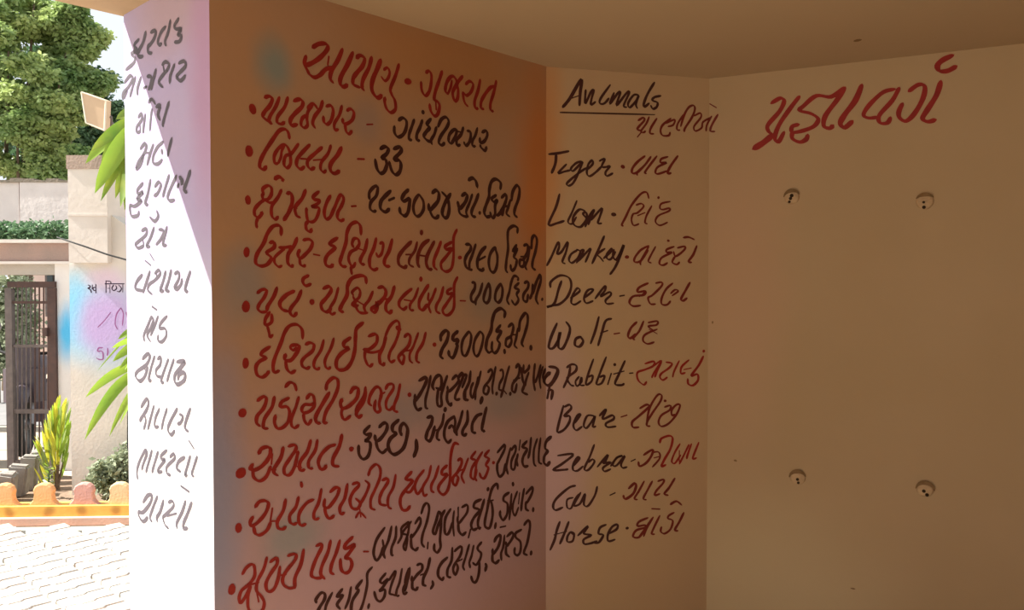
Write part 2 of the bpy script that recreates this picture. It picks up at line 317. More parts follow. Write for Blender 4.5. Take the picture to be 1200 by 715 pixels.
 (1,'red',"12 123 1065 131 1077 148 1079 157 1070 151 1049 131 1031 111 1025 99 1030 107 1041;11 107 1029 108 1008 124 994 144 1002 157 1027;9 162 1059 159 1032;12 194 1072 187 1046 167 1019 168 1007 178 999;9 159 1018 172 1015;11 209 1072 228 1073 232 1061 214 1039 197 1017 199 999 214 996 228 1015 235 1039 239 1054;9 235 1014 249 1009;12 278 1079 267 1049 245 1025 245 1003 259 1001;11 299 1077 292 1049 272 1024 272 1005 284 1000;12 358 1055 336 1052 313 1036 302 1016 308 996 320 994 328 1002;13 379 1081 371 1050 350 1018 350 999 369 992;12 408 1036 414 1034"),
 (1,'black',"11 407 1037 416 1035;12 477 1094 458 1080 462 1070 482 1070;12 482 1069 470 1057 460 1052 474 1047 478 1033 470 1007 452 1000 438 1016 436 1042;13 509 1085 526 1095 538 1090 536 1072 515 1051 499 1047 493 1064;12 497 1047 505 1022 521 1008 538 1017;14 583 1098 560 1084 560 1067 572 1058 551 1046 542 1027 551 1005 570 996 598 1009 611 1034 616 1065 603 1084 590 1078 588 1062 594 1050;16 649 1029 651 1001 640 978"),
 (1,'black',"14 693 1092 714 1091 711 1070 695 1048 690 1027 704 1018 716 1034 725 1061;11 716 1045 739 1049;12 763 1096 756 1065 737 1042 735 1021 746 1014;13 769 1112 768 1105;13 807 1082 780 1069 766 1045 766 1020 780 1002 795 1009;12 783 1047 797 1054 805 1044;11 807 1084 812 1061 807 1036 822 1020;13 844 1096 832 1063 817 1035 819 1020;14 865 1094 865 1059 844 1032 847 1016 862 1018"),
 (1,'black',"14 932 1076 908 1071 888 1049 888 1023 903 1016;15 953 1095 940 1058 932 1025 945 1016"),
 (1,'red',"16 65 891 66 878"),
 (1,'red',"11 112 928 124 940 141 939 150 928 140 905 117 886 101 882 98 893 106 905;11 107 879 112 860 126 853 146 862 156 881;9 161 916 154 878;11 200 932 193 903 176 879 177 861 189 854 201 857;8 157 882 176 879;11 239 931 231 905 213 887 213 869 223 860 234 861;9 247 968 250 957;11 287 914 266 910 244 890 239 869 246 852 262 852;11 311 939 302 903 287 878 289 860 303 859"),
 (1,'red',"12 339 925 357 934 369 929 361 908 335 884 320 890 322 909;12 322 887 325 867 336 852 353 856;12 397 938 388 899 372 877 374 858 387 857"),
 (1,'red',"12 414 934 432 935 436 925 418 912 406 891 412 867 431 860 441 874 425 891;11 458 937 472 922 461 897 441 871;9 439 858 443 834;9 425 835 439 848 461 827;11 470 949 478 967 498 977 513 961 511 935 494 904 479 880 479 854 494 844;12 519 927 538 928 540 916 519 893 510 874 514 857 535 849;11 570 935 561 899 542 872 542 845 554 835"),
 (1,'red',"13 633 933 611 919 613 912 635 905 609 883 591 866 587 846 595 825 611 820 626 829;12 609 876 626 873 644 891;12 681 930 653 907 644 884 655 861 676 878;11 709 940 699 906 676 878 680 852 694 852;12 741 934 727 901 711 879 711 861 722 853;13 777 929 756 918 756 903 777 900 744 873 741 855 760 839 780 852 789 887 790 938 797 977 809 995 827 989"),
 (1,'red',"13 822 938 837 941 839 924 822 901 802 886 802 868 814 860 824 879 817 891;10 822 901 852 907;11 869 938 852 907 839 884 852 859;12 903 955 882 936 903 925 885 902 880 877 895 866 908 894;12 934 949 908 921 903 895 900 869 908 857;13 966 950 945 934 964 921 950 903 961 889 945 862 929 864 919 881;10 982 906 989 904"),
 (1,'black',"12 1004 936 1038 957 1040 943 1021 918 1004 898;13 1004 902 1004 875 1015 853 1035 862 1043 892;12 1069 943 1052 898 1049 875 1057 854;12 1072 934 1092 947 1094 927 1074 898 1074 871 1089 868 1097 903;12 1106 917 1100 894 1106 874;12 1118 963 1112 928;14 1153 954 1129 938 1153 926 1135 905 1129 886 1138 868 1159 865;13 1174 964 1168 920 1159 893;12 1207 955 1189 917 1189 872 1201 858;12 1225 956 1216 909 1216 872 1232 861;14 1275 956 1253 936 1250 916 1260 903 1244 884 1244 863 1260 853 1269 865"),
 (1,'red',"18 46 739 46 725"),
 (1,'red',"10 75 763 86 777 102 782 109 771 108 748 92 732 73 722 66 706 69 691 82 702 98 727;9 98 727 90 700 91 670 104 648;10 82 731 120 730;10 144 790 135 762 117 734 114 711 127 692 135 675 133 658 123 649;9 115 704 120 679;11 153 775 172 781 173 764 153 742 141 721 146 700 163 700 176 724 182 756;9 178 733 200 730;11 205 779 228 778 228 763 203 741 190 723 193 704 210 690 227 689;12 254 784 245 746 227 714 227 686"),
 (1,'red',"12 293 785 309 786 311 776 296 754 283 729 278 708 292 696 314 692;12 340 789 331 758 312 725 308 703 321 686;12 371 783 359 751 344 723 340 701 351 691;13 415 782 390 767 390 754 421 758 401 738 389 728 405 721 411 703 401 686 385 687 374 702 372 729;12 452 731 469 727"),
 (1,'black',"11 529 784 501 758 489 730 489 710 499 694 514 707 522 729;9 520 750 526 721 524 708;11 554 783 543 745 524 712 530 693;11 571 779 569 746 554 718 554 698 560 694;10 577 726 591 744 591 768 608 778 621 779 617 749 608 730 599 711 606 699 612 718 612 743 595 754 630 781;11 644 771 662 786 666 769 648 745 628 732 630 742;12 628 732 630 704 644 690 657 694;11 669 797 680 820 694 824 701 805 692 768 675 732 671 705 682 690;10 696 702 694 682"),
 (1,'black',"12 722 720 717 735 731 764 741 788 751 771 736 742 727 719;12 767 788 753 771 750 739 746 700 748 674 734 661 722 673 722 691;12 792 787 770 764 765 732 770 711 784 713 799 743;10 806 778 801 739 806 697;11 824 786 824 752;11 839 783 864 785 864 763 844 745 824 734 821 757;13 824 738 826 711 841 693 859 697;12 879 703 869 677"),
 (1,'black',"13 929 791 900 787 895 771 921 757 895 738 882 718 890 699 910 698;13 942 789 926 750 913 722 916 699 926 697;12 958 822 961 818;13 1007 811 1002 830 980 820 966 788 956 752 945 716 947 696 966 688 977 709 982 739 974 775 958 782;11 961 779 985 778;12 996 697 993 682"),
 (1,'black',"13 1063 789 1038 782 1035 767 1054 751 1052 717 1032 701 1018 720 1018 735;12 1074 783 1069 741 1063 695;11 1080 819 1083 811;11 1103 786 1083 750 1080 723 1092 704 1109 729;11 1115 779 1109 741;13 1138 789 1126 741 1123 714;13 1147 769 1180 786 1180 767 1156 740 1144 738;14 1147 741 1147 717 1162 706;12 1185 710 1186 701"),
 (1,'black',"11 294 627 292 637 308 650 320 644 319 629 304 612 295 599;10 345 641 326 614 320 591;11 379 642 360 626 380 623 361 604 371 587;10 408 640 400 606 387 583;12 447 649 427 632 433 622 413 600 408 576 416 557;10 483 678 465 664 464 631 453 591 440 564 426 554;9 470 572 468 562"),
 (1,'black',"11 532 647 512 632 519 621 540 627 519 607 508 601 528 599 526 579 512 569 498 579 489 604;10 544 623 566 644 566 632 555 612 546 585 558 576 573 569;10 593 645 584 607 573 586 571 570 582 566;11 623 641 617 610 599 585 600 567 613 567"),
 (1,'black',"11 602 575 609 587 622 639 606 608 606 574;12 651 642 669 640 672 623 651 611 633 598 631 612;13 633 598 633 577 644 567 656 571;13 704 651 695 621 678 596 676 576 688 567;10 665 607 692 607;12 713 576 716 563 706 553"),
 (1,'black',"13 778 634 754 624 739 606 739 584 754 569 761 575;12 798 661 795 621 778 596 778 574 792 566;12 807 647 832 656 840 647 832 626 807 603 802 586 812 570 822 588 817 604;10 812 609 842 613;11 873 654 857 617 845 590 852 575;11 893 646 883 614 873 594 878 576;12 930 648 912 637 914 625 927 611 922 593 904 579 888 590;13 919 586 917 549 906 525 891 525 880 547;14 946 572 951 563 946 547"),
 (1,'black',"14 989 635 1000 648 1017 652 1019 636 1006 611 984 597 981 613;14 981 598 981 575 995 562 1014 567;12 1039 647 1033 609 1022 588 1025 564;13 1050 640 1076 648 1082 633 1062 614 1050 609 1045 622;14 1047 609 1047 582 1064 566;13 1125 647 1096 642 1096 626 1119 605 1119 573 1105 562 1090 572 1090 592;14 1137 661 1160 672 1169 650 1155 596 1137 564 1155 550;13 1174 557 1175 549;12 1017 679 1045 677"),
 (2,'black',"12 61 2141 89 2175 132 2245 128 2199 125 2151;7 89 2173 123 2186;9 149 2209 147 2184 148 2160 169 2202 180 2210 172 2180 169 2156 187 2168;9 244 2233 207 2182 204 2163 221 2164 239 2184;9 259 2205 242 2163 274 2205 283 2206 268 2159 309 2208 318 2208 297 2161 309 2155;9 356 2202 336 2201 314 2170 321 2155 345 2180 356 2200 345 2169 351 2153;10 419 2253 392 2210 376 2171 380 2161 398 2175;10 445 2205 419 2198 411 2186 431 2179 428 2163 413 2155 404 2167"),
 (2,'black',"7 51 2122 141 2125 421 2134"),
 (2,'brown',"9 354 2109 375 2121 378 2110 357 2087 351 2076 369 2072;8 398 2125 387 2100 366 2071 375 2066 384 2072;8 369 2069 351 2048;9 429 2121 405 2084 402 2065 417 2063;9 486 2124 453 2098 444 2075 453 2059 477 2060 483 2072;8 465 2104 501 2120 495 2100 474 2093;8 538 2141 514 2106 511 2084 523 2082;9 526 2096 541 2141 559 2169 578 2177 584 2163 572 2132 544 2091 541 2077;8 581 2138 606 2150 609 2134 581 2099 587 2082 612 2095 618 2117 649 2135;8 654 2140 634 2107 631 2084;9 677 2144 655 2107 649 2085 666 2081;11 646 2187 671 2170"),
 (2,'black',"11 9 1971 45 1976 85 1985;11 37 1974 34 1939 20 1904;9 76 1938 45 1905 68 1911 91 1917;9 132 1951 111 1942 93 1923 102 1915 131 1943 136 1946 122 1910 102 1872 85 1861 79 1871 119 1905 153 1928;9 154 1920 176 1942 174 1956 159 1939 154 1909 165 1898 188 1913 211 1935;9 202 1954 223 1963 211 1935 226 1933 243 1937 226 1914 232 1901 255 1912"),
 (2,'brown',"12 290 1938 298 1936;10 382 1980 352 1957 332 1932 332 1915 352 1919 382 1947;9 406 1979 382 1947 352 1919 352 1908;9 430 1982 400 1945 382 1920 388 1915;9 475 1981 448 1972 445 1958 469 1959 433 1941 424 1921 436 1916 473 1929;10 515 1986 485 1946 473 1920 488 1921"),
 (2,'black',"10 50 1830 37 1784 9 1720 40 1725 68 1734;8 116 1808 97 1764 82 1732 97 1724 114 1749;10 148 1771 125 1776 102 1748 105 1721 131 1714 154 1744 151 1766 140 1760 160 1739;9 148 1714 165 1755 183 1777 171 1750 160 1722;9 171 1739 212 1783 206 1756 197 1729 212 1728;12 253 1762 264 1761"),
 (2,'brown',"9 398 1824 389 1846 365 1839 329 1797 306 1753 291 1725 297 1720;8 347 1798 368 1804 377 1793 353 1770 335 1764 329 1742 338 1723 359 1729;8 353 1759 383 1771;8 410 1797 389 1760 383 1735 392 1730;9 436 1829 438 1827;8 485 1815 449 1806 443 1789 455 1784 482 1790 479 1779 437 1761 425 1739 443 1725 474 1737"),
 (2,'black',"9 2 1572 18 1601 44 1655 49 1642 41 1615 58 1623 81 1658 75 1623 61 1588 72 1580;9 118 1629 95 1615 86 1594 98 1583 121 1602 129 1624 115 1632;9 129 1626 143 1629 115 1583;9 121 1589 164 1632 167 1627 149 1586;10 222 1682 201 1635 175 1581;9 225 1636 196 1616 207 1603 219 1589;9 219 1600 248 1625 251 1636 233 1617 233 1600 248 1598 266 1625;10 260 1633 257 1606 272 1598 298 1650 289 1620 266 1570 245 1542"),
 (2,'brown',"11 307 1606 316 1606;9 399 1649 366 1632 343 1604 343 1588 367 1593 396 1632;8 399 1646 367 1593 367 1577;8 426 1646 405 1610 397 1591 409 1585;8 475 1669 480 1668;9 502 1647 472 1636 472 1625 493 1625 451 1605 442 1583 457 1577 475 1586;9 515 1642 545 1648 542 1634 509 1611 499 1628;9 506 1611 494 1589 512 1580 524 1589;10 595 1651 580 1617 561 1592 574 1588;10 539 1681 561 1683 585 1674"),
 (2,'black',"10 16 1494 18 1515 52 1537 86 1529 95 1499 81 1461 52 1435 24 1429 2 1424 30 1435 47 1488 58 1518;9 92 1456 127 1480 118 1491 101 1467 95 1440 109 1432 132 1445;9 144 1456 173 1477 178 1488 158 1483 144 1456 153 1437 179 1445;9 187 1453 225 1499 225 1483 208 1461 243 1477 248 1466 228 1447 234 1434 260 1436;10 283 1462 302 1465"),
 (2,'brown',"10 397 1510 361 1494 355 1477 385 1480 379 1466 337 1461 322 1439 337 1425 367 1427;8 361 1460 385 1477;9 427 1510 451 1513 451 1499 415 1466 397 1455 406 1433 427 1432;9 497 1510 470 1488 452 1455 452 1432 473 1429 488 1443;8 488 1471 506 1485 519 1480 494 1463;10 568 1513 549 1482 531 1451 540 1444 556 1454"),
 (2,'black',"11 41 1365 19 1316 10 1279 27 1276 47 1305 53 1332 47 1311 47 1278 64 1275 84 1315 90 1348 75 1370;11 133 1315 113 1307 110 1285 127 1279 141 1298 130 1315;10 202 1387 188 1336 170 1289;10 252 1379 228 1371 214 1330 199 1281;9 208 1327 237 1336"),
 (2,'brown',"9 261 1323 284 1326;10 352 1366 329 1345 317 1317 326 1306 347 1322;9 379 1369 362 1333 338 1306 344 1300;9 397 1363 434 1368 431 1354 398 1349 422 1332;9 434 1338 386 1319 377 1297 395 1284 422 1290;8 401 1338 434 1321"),
 (2,'black',"10 78 1204 98 1215 115 1209 112 1190 81 1166 92 1142 106 1136;10 92 1209 86 1174 66 1131;8 126 1170 112 1152 118 1135 135 1151 135 1167 129 1140 147 1137;9 181 1232 161 1178 152 1140 173 1150 178 1172 161 1167;9 231 1239 205 1176 193 1141 213 1143 225 1170 205 1165;9 251 1178 237 1137;10 263 1211 266 1209;10 305 1223 281 1174 266 1139 290 1133 302 1138;8 260 1175 302 1185;10 323 1176 337 1177"),
 (2,'red',"9 385 1210 421 1218 418 1201 385 1188 355 1178 358 1150 380 1132 392 1143;8 415 1198 452 1220 422 1176 413 1157;9 452 1217 434 1181 425 1159;9 470 1214 495 1208 482 1191 452 1172 446 1158 458 1147 476 1157;8 525 1218 504 1179 498 1157;9 565 1220 535 1195 532 1170 550 1172;8 544 1184 575 1189;10 625 1233 606 1199 575 1160 600 1165 603 1142 582 1123 563 1129 560 1149;10 625 1253 628 1251"),
 (2,'black',"10 69 1061 89 1068 95 1054 69 1028 89 1027 89 1006 69 979 44 970 47 997 66 1066;9 107 999 132 1031 118 1026 104 994 115 974 138 987;9 185 1023 158 1025 144 992 156 981 182 1013 188 1021 179 985 191 985;10 205 1023 231 1046 217 1011 255 1023 261 1009 231 994 237 980 270 981"),
 (2,'brown',"9 290 1015 314 1021;10 365 1044 392 1057 401 1048 362 1016 335 995 338 975 362 974;9 392 981 404 1042 434 1089 452 1091 449 1069 416 1025 395 992 395 978 407 976;9 465 1069 470 1068;9 465 1045 489 1050 486 1033 453 1015 441 990 453 973 483 983 514 1015 529 1049 514 1052 495 1033 496 1013 508 1016"),
 (2,'black',"10 44 885 104 887 64 856 27 834 64 832 84 833;9 101 841 127 869 121 875 104 851 104 829 121 826 142 841;9 185 918 168 875 147 832 162 826 185 852 179 864 162 854;9 197 835 238 877 229 855 220 847 250 849 220 831 226 817 250 824;9 250 835 273 864 297 871 273 864 258 840 273 836 306 870 291 841 297 826 315 828;8 330 848 348 855"),
 (2,'brown',"10 381 869 417 887 414 867 393 840 366 828 360 845;8 414 876 441 877 447 854 417 822;8 423 856 447 860"),
 (2,'red',"10 447 911 453 927 484 936 499 925 490 886 466 848 454 823 472 827;8 530 904 509 873 496 840 509 831 533 861;8 527 878 527 833;8 567 899 546 860 527 827;9 577 901 561 859 558 845;9 608 905 589 863 583 844 599 846"),
 (2,'black',"10 113 771 87 765 41 730 27 704 36 687 64 695;8 104 728 81 722 81 694 96 690 110 720 127 740;9 133 745 116 719 107 698 130 704 150 739 145 701 162 694 188 731 197 763;9 247 727 268 735"),
 (2,'brown',"11 321 747 345 765 351 753 339 726 309 709 300 723;9 384 771 363 736 345 709 357 703;9 417 769 399 739 381 707 393 700;9 439 767 463 772 460 758 433 731 427 715 448 719;10 509 774 485 739 466 718 482 711"),
 (2,'brown',"11 415 665 448 661;11 491 676 516 686 538 670"),
 (2,'black',"10 53 644 41 612 33 580 16 543;10 87 641 70 599 53 562;8 30 597 79 606;9 93 603 82 587 82 568 102 569 107 596 93 603 107 590;10 122 587 162 619 145 593 174 585 145 571 148 554 174 555 197 561;10 233 619 209 610 203 588 221 581 203 555 180 557;10 244 585 274 599 277 616 256 609 239 580 242 557 268 561;9 313 599 319 600"),
 (2,'brown',"10 400 632 364 620 358 604 388 605 388 596 352 588 340 566 364 562 388 591;9 421 633 388 591 364 562;8 421 633 394 590 382 563;9 448 637 424 593 415 571 427 568;9 507 644 485 634 482 623 501 613 492 582 467 567 452 577 455 594;10 547 641 529 608 510 578 523 573"),
 (3,'red',"16 225 2167 257 2182 270 2169 254 2134 215 2090 216 2067 232 2052;16 323 2182 293 2144 254 2087 239 2041 252 2025 271 2059;23 229 2049 196 2024 163 2006;16 472 2198 430 2170 380 2178 337 2146 324 2131 362 2117 387 2095 372 2070 331 2057 300 2056 299 2076 322 2081;17 300 2056 300 2033 325 2018 347 2026 352 2042;17 475 2197 448 2155 412 2106 406 2070 425 2059 437 2068;19 529 2201 509 2149 473 2100 461 2072 476 2058 500 2077;15 634 2175 597 2168 556 2131 536 2098 551 2084 580 2084;15 647 2178 626 2137 586 2090 589 2064 612 2062 621 2080;16 677 2163 705 2182 725 2174 720 2134 695 2086 670 2063 650 2075 647 2097 658 2124;17 773 2187 761 2142 734 2095 720 2068 735 2055 759 2059;18 808 2269 779 2257 763 2241 769 2222 793 2219 818 2231"),
 (0,'grey',"12 418 2190 452 2180 429 2163 472 2160 448 2144 458 2131 512 2123;14 447 2171 433 2157;14 372 2201 391 2175 424 2155 420 2143 392 2137;13 340 2193 309 2190 314 2174 341 2161 359 2157 355 2141 333 2135;12 245 2187 271 2180 293 2162 289 2149 271 2147;12 216 2198 229 2171 250 2150 242 2137;12 167 2191 191 2179 183 2168 152 2161 172 2151 152 2144 164 2132 192 2136"),
 (0,'grey',"12 523 2088 483 2100 464 2089 494 2071 534 2058 534 2044 504 2061;11 445 2090 465 2066 485 2042;12 407 2083 431 2057 432 2039;12 390 2050 369 2050;13 366 2078 339 2071 344 2051 358 2041;13 308 2086 326 2061 340 2038;12 269 2092 247 2095 226 2084 239 2072 274 2060 291 2048 266 2031;11 264 2094 256 2067;12 194 2078 219 2054 223 2035;12 169 2077 138 2076 130 2062 166 2051 182 2043 158 2030 131 2038"),
 (0,'grey',"12 359 2006 336 2010 314 1994;11 429 1975 405 1981 406 1964 439 1949 439 1934 416 1933;10 420 1962 416 1935;11 382 1976 392 1947 397 1928;10 337 1984 346 1956 352 1928;14 310 1986 284 1984 298 1964 285 1947;12 229 1986 250 1960 268 1934 264 1928"),
 (0,'grey',"12 417 1885 389 1895 375 1888 394 1867 432 1848 447 1832 418 1839 394 1867;12 330 1886 353 1862 372 1836;9 399 1871 358 1867;11 269 1886 304 1876 331 1856 331 1836 301 1831 275 1839;9 278 1865 274 1857;12 214 1889 232 1863 240 1846"),
 (0,'grey',"12 401 1787 439 1772 435 1760 402 1762 444 1746 412 1739 459 1727 493 1730 484 1701 441 1699 431 1710;12 351 1792 370 1755 389 1730 370 1725;11 324 1771 298 1781 285 1771 307 1751 329 1747;11 233 1794 259 1761 273 1740;11 188 1788 221 1762 243 1738 231 1726 202 1726;9 184 1759 176 1764;16 172 1783 156 1774 160 1764;13 109 1793 128 1768 145 1748 129 1740"),
 (0,'grey',"12 313 1704 304 1689 327 1677 358 1690;11 414 1655 381 1659 386 1642 438 1625 458 1618 439 1607 401 1612;11 410 1635 401 1616;11 331 1660 355 1633 382 1611 360 1609;10 301 1653 270 1648 288 1627 319 1613;11 249 1658 267 1630 276 1611 254 1609"),
 (0,'grey',"11 393 1571 356 1557;10 360 1589 334 1570;12 412 1531 451 1512 461 1492 409 1486;12 361 1540 385 1511 409 1482;10 330 1534 303 1543 295 1532 331 1515 367 1504 376 1488 349 1477;10 321 1539 317 1522;11 260 1539 278 1511 296 1487 274 1487;11 226 1542 244 1511 261 1489 240 1486;10 206 1532 181 1536 182 1518 207 1496 194 1491 170 1503 162 1518;11 114 1537 134 1511 146 1489 130 1486"),
 (0,'grey',"12 350 1443 319 1434;11 403 1345 407 1361 379 1389 356 1412 342 1405 361 1382 384 1362 362 1345;10 311 1417 334 1390 361 1363;10 254 1419 294 1399 303 1384 268 1385 260 1367 286 1349 312 1350 312 1365"),
 (0,'grey',"12 419 1293 381 1310 367 1304 391 1279 448 1258 468 1242 439 1229 406 1243 382 1272;11 336 1306 359 1274 378 1238 360 1237;11 414 1270 391 1260;10 318 1299 296 1306 301 1285 328 1268 324 1253 293 1252;10 249 1303 275 1272 297 1240 280 1238;10 215 1305 241 1271 259 1243;12 199 1299 150 1304 175 1286 208 1266 212 1247 192 1240 155 1255 151 1274 183 1268 192 1253"),
 (0,'grey',"12 432 1155 393 1182 380 1176 389 1156 418 1133 442 1115;11 413 1141 400 1120 414 1095;11 344 1168 367 1131 386 1098;10 308 1164 335 1135 340 1111 314 1114;10 260 1169 283 1137 296 1109;11 197 1176 235 1142 257 1114 236 1101 215 1115;10 185 1162 165 1159 178 1141 198 1135;11 121 1184 145 1152 154 1130 134 1123"),
 (0,'grey',"11 461 945 465 968 445 999 407 1034 393 1030 417 999 432 977;11 360 1042 384 1004 403 974;11 320 1044 343 1010 362 980;10 263 1056 302 1035 298 1026 276 1028 316 999 321 987 295 993;10 246 1040 221 1052 217 1040 255 1018 268 1006 264 992 243 992;11 155 1053 192 1036 205 1016 181 1011;10 124 1061 140 1034 156 1006 144 1008;9 85 1065 105 1035 117 1014 105 1011;13 131 1099 104 1083"),
 (0,'grey',"12 425 884 391 910 363 915 378 889 425 856 454 851 454 839 426 829 393 847;11 327 919 355 885 379 850 365 841;12 288 915 311 879 333 859 329 848;10 258 915 232 923 228 909 276 878 293 867 281 850 259 844;10 267 876 208 895;11 154 938 175 905 208 869 204 855;11 118 941 143 907 167 877 168 863 143 869;13 181 973 133 966"),
 (4,'ink',"11 -2980 1506 -2966 1499 -2970 1486 -2981 1482 -2963 1472 -2957 1452;11 -2949 1506 -2951 1476;13 -2925 1509 -2925 1449;9 -2926 1489 -2943 1486 -2941 1469 -2927 1468"),
 (4,'ink',"13 -2860 1514 -2726 1514;12 -2853 1536 -2854 1452;8 -2852 1534 -2822 1530 -2819 1516;9 -2826 1506 -2826 1450;9 -2826 1482 -2841 1482;9 -2799 1506 -2812 1482 -2799 1466 -2779 1482 -2785 1502;9 -2765 1506 -2745 1482 -2759 1459 -2776 1462;9 -2735 1509 -2736 1455"),
 (4,'plum',"7 -2821 1315 -2869 1254 -2916 1207;9 -2750 1345 -2781 1301 -2792 1234 -2776 1194;9 -2750 1345 -2734 1301 -2742 1221;9 -2714 1315 -2704 1274 -2691 1244"),
 (4,'plum',"11 -2881 1064 -2910 1062 -2917 1039 -2885 1037 -2881 985 -2912 983 -2926 992;11 -2848 1062 -2846 1029 -2852 1009"),
]

# ------------------------------------------------------------ plan of the veranda
def V2(a, l): return Vector((math.sin(math.radians(a)) * l, math.cos(math.radians(a)) * l))
P0 = Vector((-0.74084, 2.0))
d1 = Vector((900.0 / F, 1.0)).normalized()
dL = Vector((-d1.y, d1.x))
tL, t1, t2 = 0.5246, 1.2554, 0.6444
PL, P1 = P0 + dL * tL, P0 + d1 * t1
d2 = V2(75, 1); P2 = P1 + d2 * t2
d3 = V2(116, 1); t3 = 3.4; P3 = P2 + d3 * t3
CEIL = 2.282

def wall_frame(name, P, d, m, foot, z0=-0.05, z1=CEIL + 0.02):
    """a wall whose own x axis runs along its face and whose face is y = 0"""
    o = bpy.data.objects.new(name, None)
    M = Matrix(((d.x, -d.y, 0, P.x), (d.y, d.x, 0, P.y), (0, 0, 1, 0), (0, 0, 0, 1)))
    Mi = M.inverted()
    pts = [Mi @ Vector((q.x, q.y, 0)) for q in foot]
    pts = [(q.x, q.y) for q in pts]
    # counter-clockwise
    ar = sum(pts[i][0] * pts[(i + 1) % len(pts)][1] - pts[(i + 1) % len(pts)][0] * pts[i][1] for i in range(len(pts)))
    if ar < 0: pts.reverse()
    mb = MB().prism(pts, z0, z1)
    o = mb.build(name, m, None)
    o.matrix_world = M
    o['kind'] = 'structure'
    return o

T = 0.23
OL = P0 + dL * T + d1 * T
PLb = PL + d1 * T
P1b = P1 + dL * T
n2 = Vector((-d2.y, d2.x)); n3 = Vector((-d3.y, d3.x))
P1c = P1 + (dL + n2).normalized() * (T / math.cos(math.radians(18)))
P2c = P2 + (n2 + n3).normalized() * (T / math.cos(math.radians(20)))
P3c = P3 + n3 * T

ORANGE = (0.62, 0.28, 0.10)
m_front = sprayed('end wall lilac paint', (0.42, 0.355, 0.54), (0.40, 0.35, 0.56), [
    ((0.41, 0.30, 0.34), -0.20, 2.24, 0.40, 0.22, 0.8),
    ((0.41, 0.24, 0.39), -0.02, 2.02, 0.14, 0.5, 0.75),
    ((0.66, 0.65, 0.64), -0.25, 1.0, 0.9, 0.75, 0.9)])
m_left = sprayed('side wall orange and mauve spray paint', (0.40, 0.235, 0.135), (0.43, 0.235, 0.12), [
    ((0.42, 0.255, 0.26), 0.55, 0.70, 1.5, 0.80, 1.0),
    ((0.52, 0.18, 0.045), 1.22, 1.90, 0.17, 0.58, 0.9),
    ((0.42, 0.19, 0.065), 0.80, 2.2, 0.6, 0.25, 0.8),
    ((0.21, 0.24, 0.215), 0.175, 2.07, 0.085, 0.12, 0.9),
    ((0.25, 0.22, 0.20), 0.08, 1.50, 0.12, 0.16, 0.7),
    ((0.27, 0.25, 0.33), 0.00, 0.95, 0.12, 0.6, 0.95),
    ((0.27, 0.22, 0.21), 0.63, 1.13, 0.25, 0.10, 0.6),
    ((0.27, 0.22, 0.20), 1.05, 1.10, 0.24, 0.12, 0.7),
    ((0.27, 0.22, 0.17), 0.95, 1.45, 0.13, 0.14, 0.6),
    ((0.26, 0.25, 0.24), 0.22, 0.83, 0.15, 0.09, 0.8),
    ((0.28, 0.21, 0.18), 0.47, 1.97, 0.10, 0.10, 0.5),
    ((0.45, 0.20, 0.12), 0.45, 1.60, 0.35, 0.15, 0.4)])
m_back = sprayed('corner wall sandy paint', (0.44, 0.285, 0.155), (0.455, 0.30, 0.16), [
    ((0.46, 0.29, 0.27), 0.0, 0.85, 0.24, 0.75, 0.95),
    ((0.48, 0.22, 0.08), 0.0, 2.0, 0.10, 0.6, 0.9)])
m_right = sprayed('right wall sandy paint with painted bounce light', (0.41, 0.28, 0.155), (0.39, 0.265, 0.142), [
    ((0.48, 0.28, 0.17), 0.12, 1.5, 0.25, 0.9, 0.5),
    ((0.50, 0.38, 0.22), 0.20, 0.3, 0.7, 0.60, 0.9)])  # lighter lower left: light bounced off the floor, put into the colour

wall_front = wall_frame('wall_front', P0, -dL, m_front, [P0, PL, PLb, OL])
wall_left = wall_frame('wall_left', P0, d1, m_left, [P0, OL, P1c, P1])
wall_back = wall_frame('wall_back', P1, d2, m_back, [P1, P1c, P2c, P2])
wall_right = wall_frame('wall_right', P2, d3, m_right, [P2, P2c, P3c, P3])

# far side of the veranda, out of view: a rear wall that turns back towards the camera's side
dR = Vector((-d3.y, d3.x)) * -1
m_plain = mat('veranda plain cream paint', (0.50, 0.34, 0.2), (0.46, 0.32, 0.18), 2.0, bump=0.1)
wall_rear = wall_frame('wall_rear', P3, Vector((dR.x, dR.y)), m_plain, [P3, P3c, P3c + dR * 5.0, P3 + dR * 5.0])

# ceiling slab: its free edge runs over the end of the lilac wall towards the camera
E0 = P0 + dL * 0.538
edge_near = E0 - d1 * 5.2
mb = MB()
slab = [E0 + d1 * 1.0, edge_near, edge_near + Vector((5.2, -1.6)), P3 + dR * 4.6 + Vector((0.3, 0)), P3c + Vector((0.4, 0.4)), P2c + n3 * 0.3, P1c + n2 * 0.4]
mb.prism([(q.x, q.y) for q in slab], CEIL, CEIL + 0.13)
m_ceil = sprayed('ceiling plaster', (0.40, 0.28, 0.165), (0.42, 0.295, 0.175), [
    ((0.60, 0.30, 0.14), -0.4, 0.0, 0.5, 1.0, 0.3)], 0.1, 1.2)
ceiling = mb.build('ceiling', m_ceil, kind='structure')

# floors
m_floor = mat('veranda cement floor', (0.76, 0.66, 0.52), (0.70, 0.61, 0.48), 3.0, bump=0.1)
pf = [E0 + d1 * 1.2, E0 - d1 * 3.6, E0 - d1 * 3.6 + Vector((3.0, -1.2)), P3 + dR * 3.4, P3, P2, P1]
fb = MB().prism([(q.x, q.y) for q in pf], -0.04, 0.012)
floor = fb.build('floor', m_floor, kind='structure')
m_earth = mat('pale dusty earth', (0.50, 0.42, 0.33), (0.42, 0.35, 0.27), 0.7, bump=0.3, bscale=12)
ground = MB().box(-40, 40, -12, 70, -0.2, -0.045).build('ground', m_earth, kind='structure')

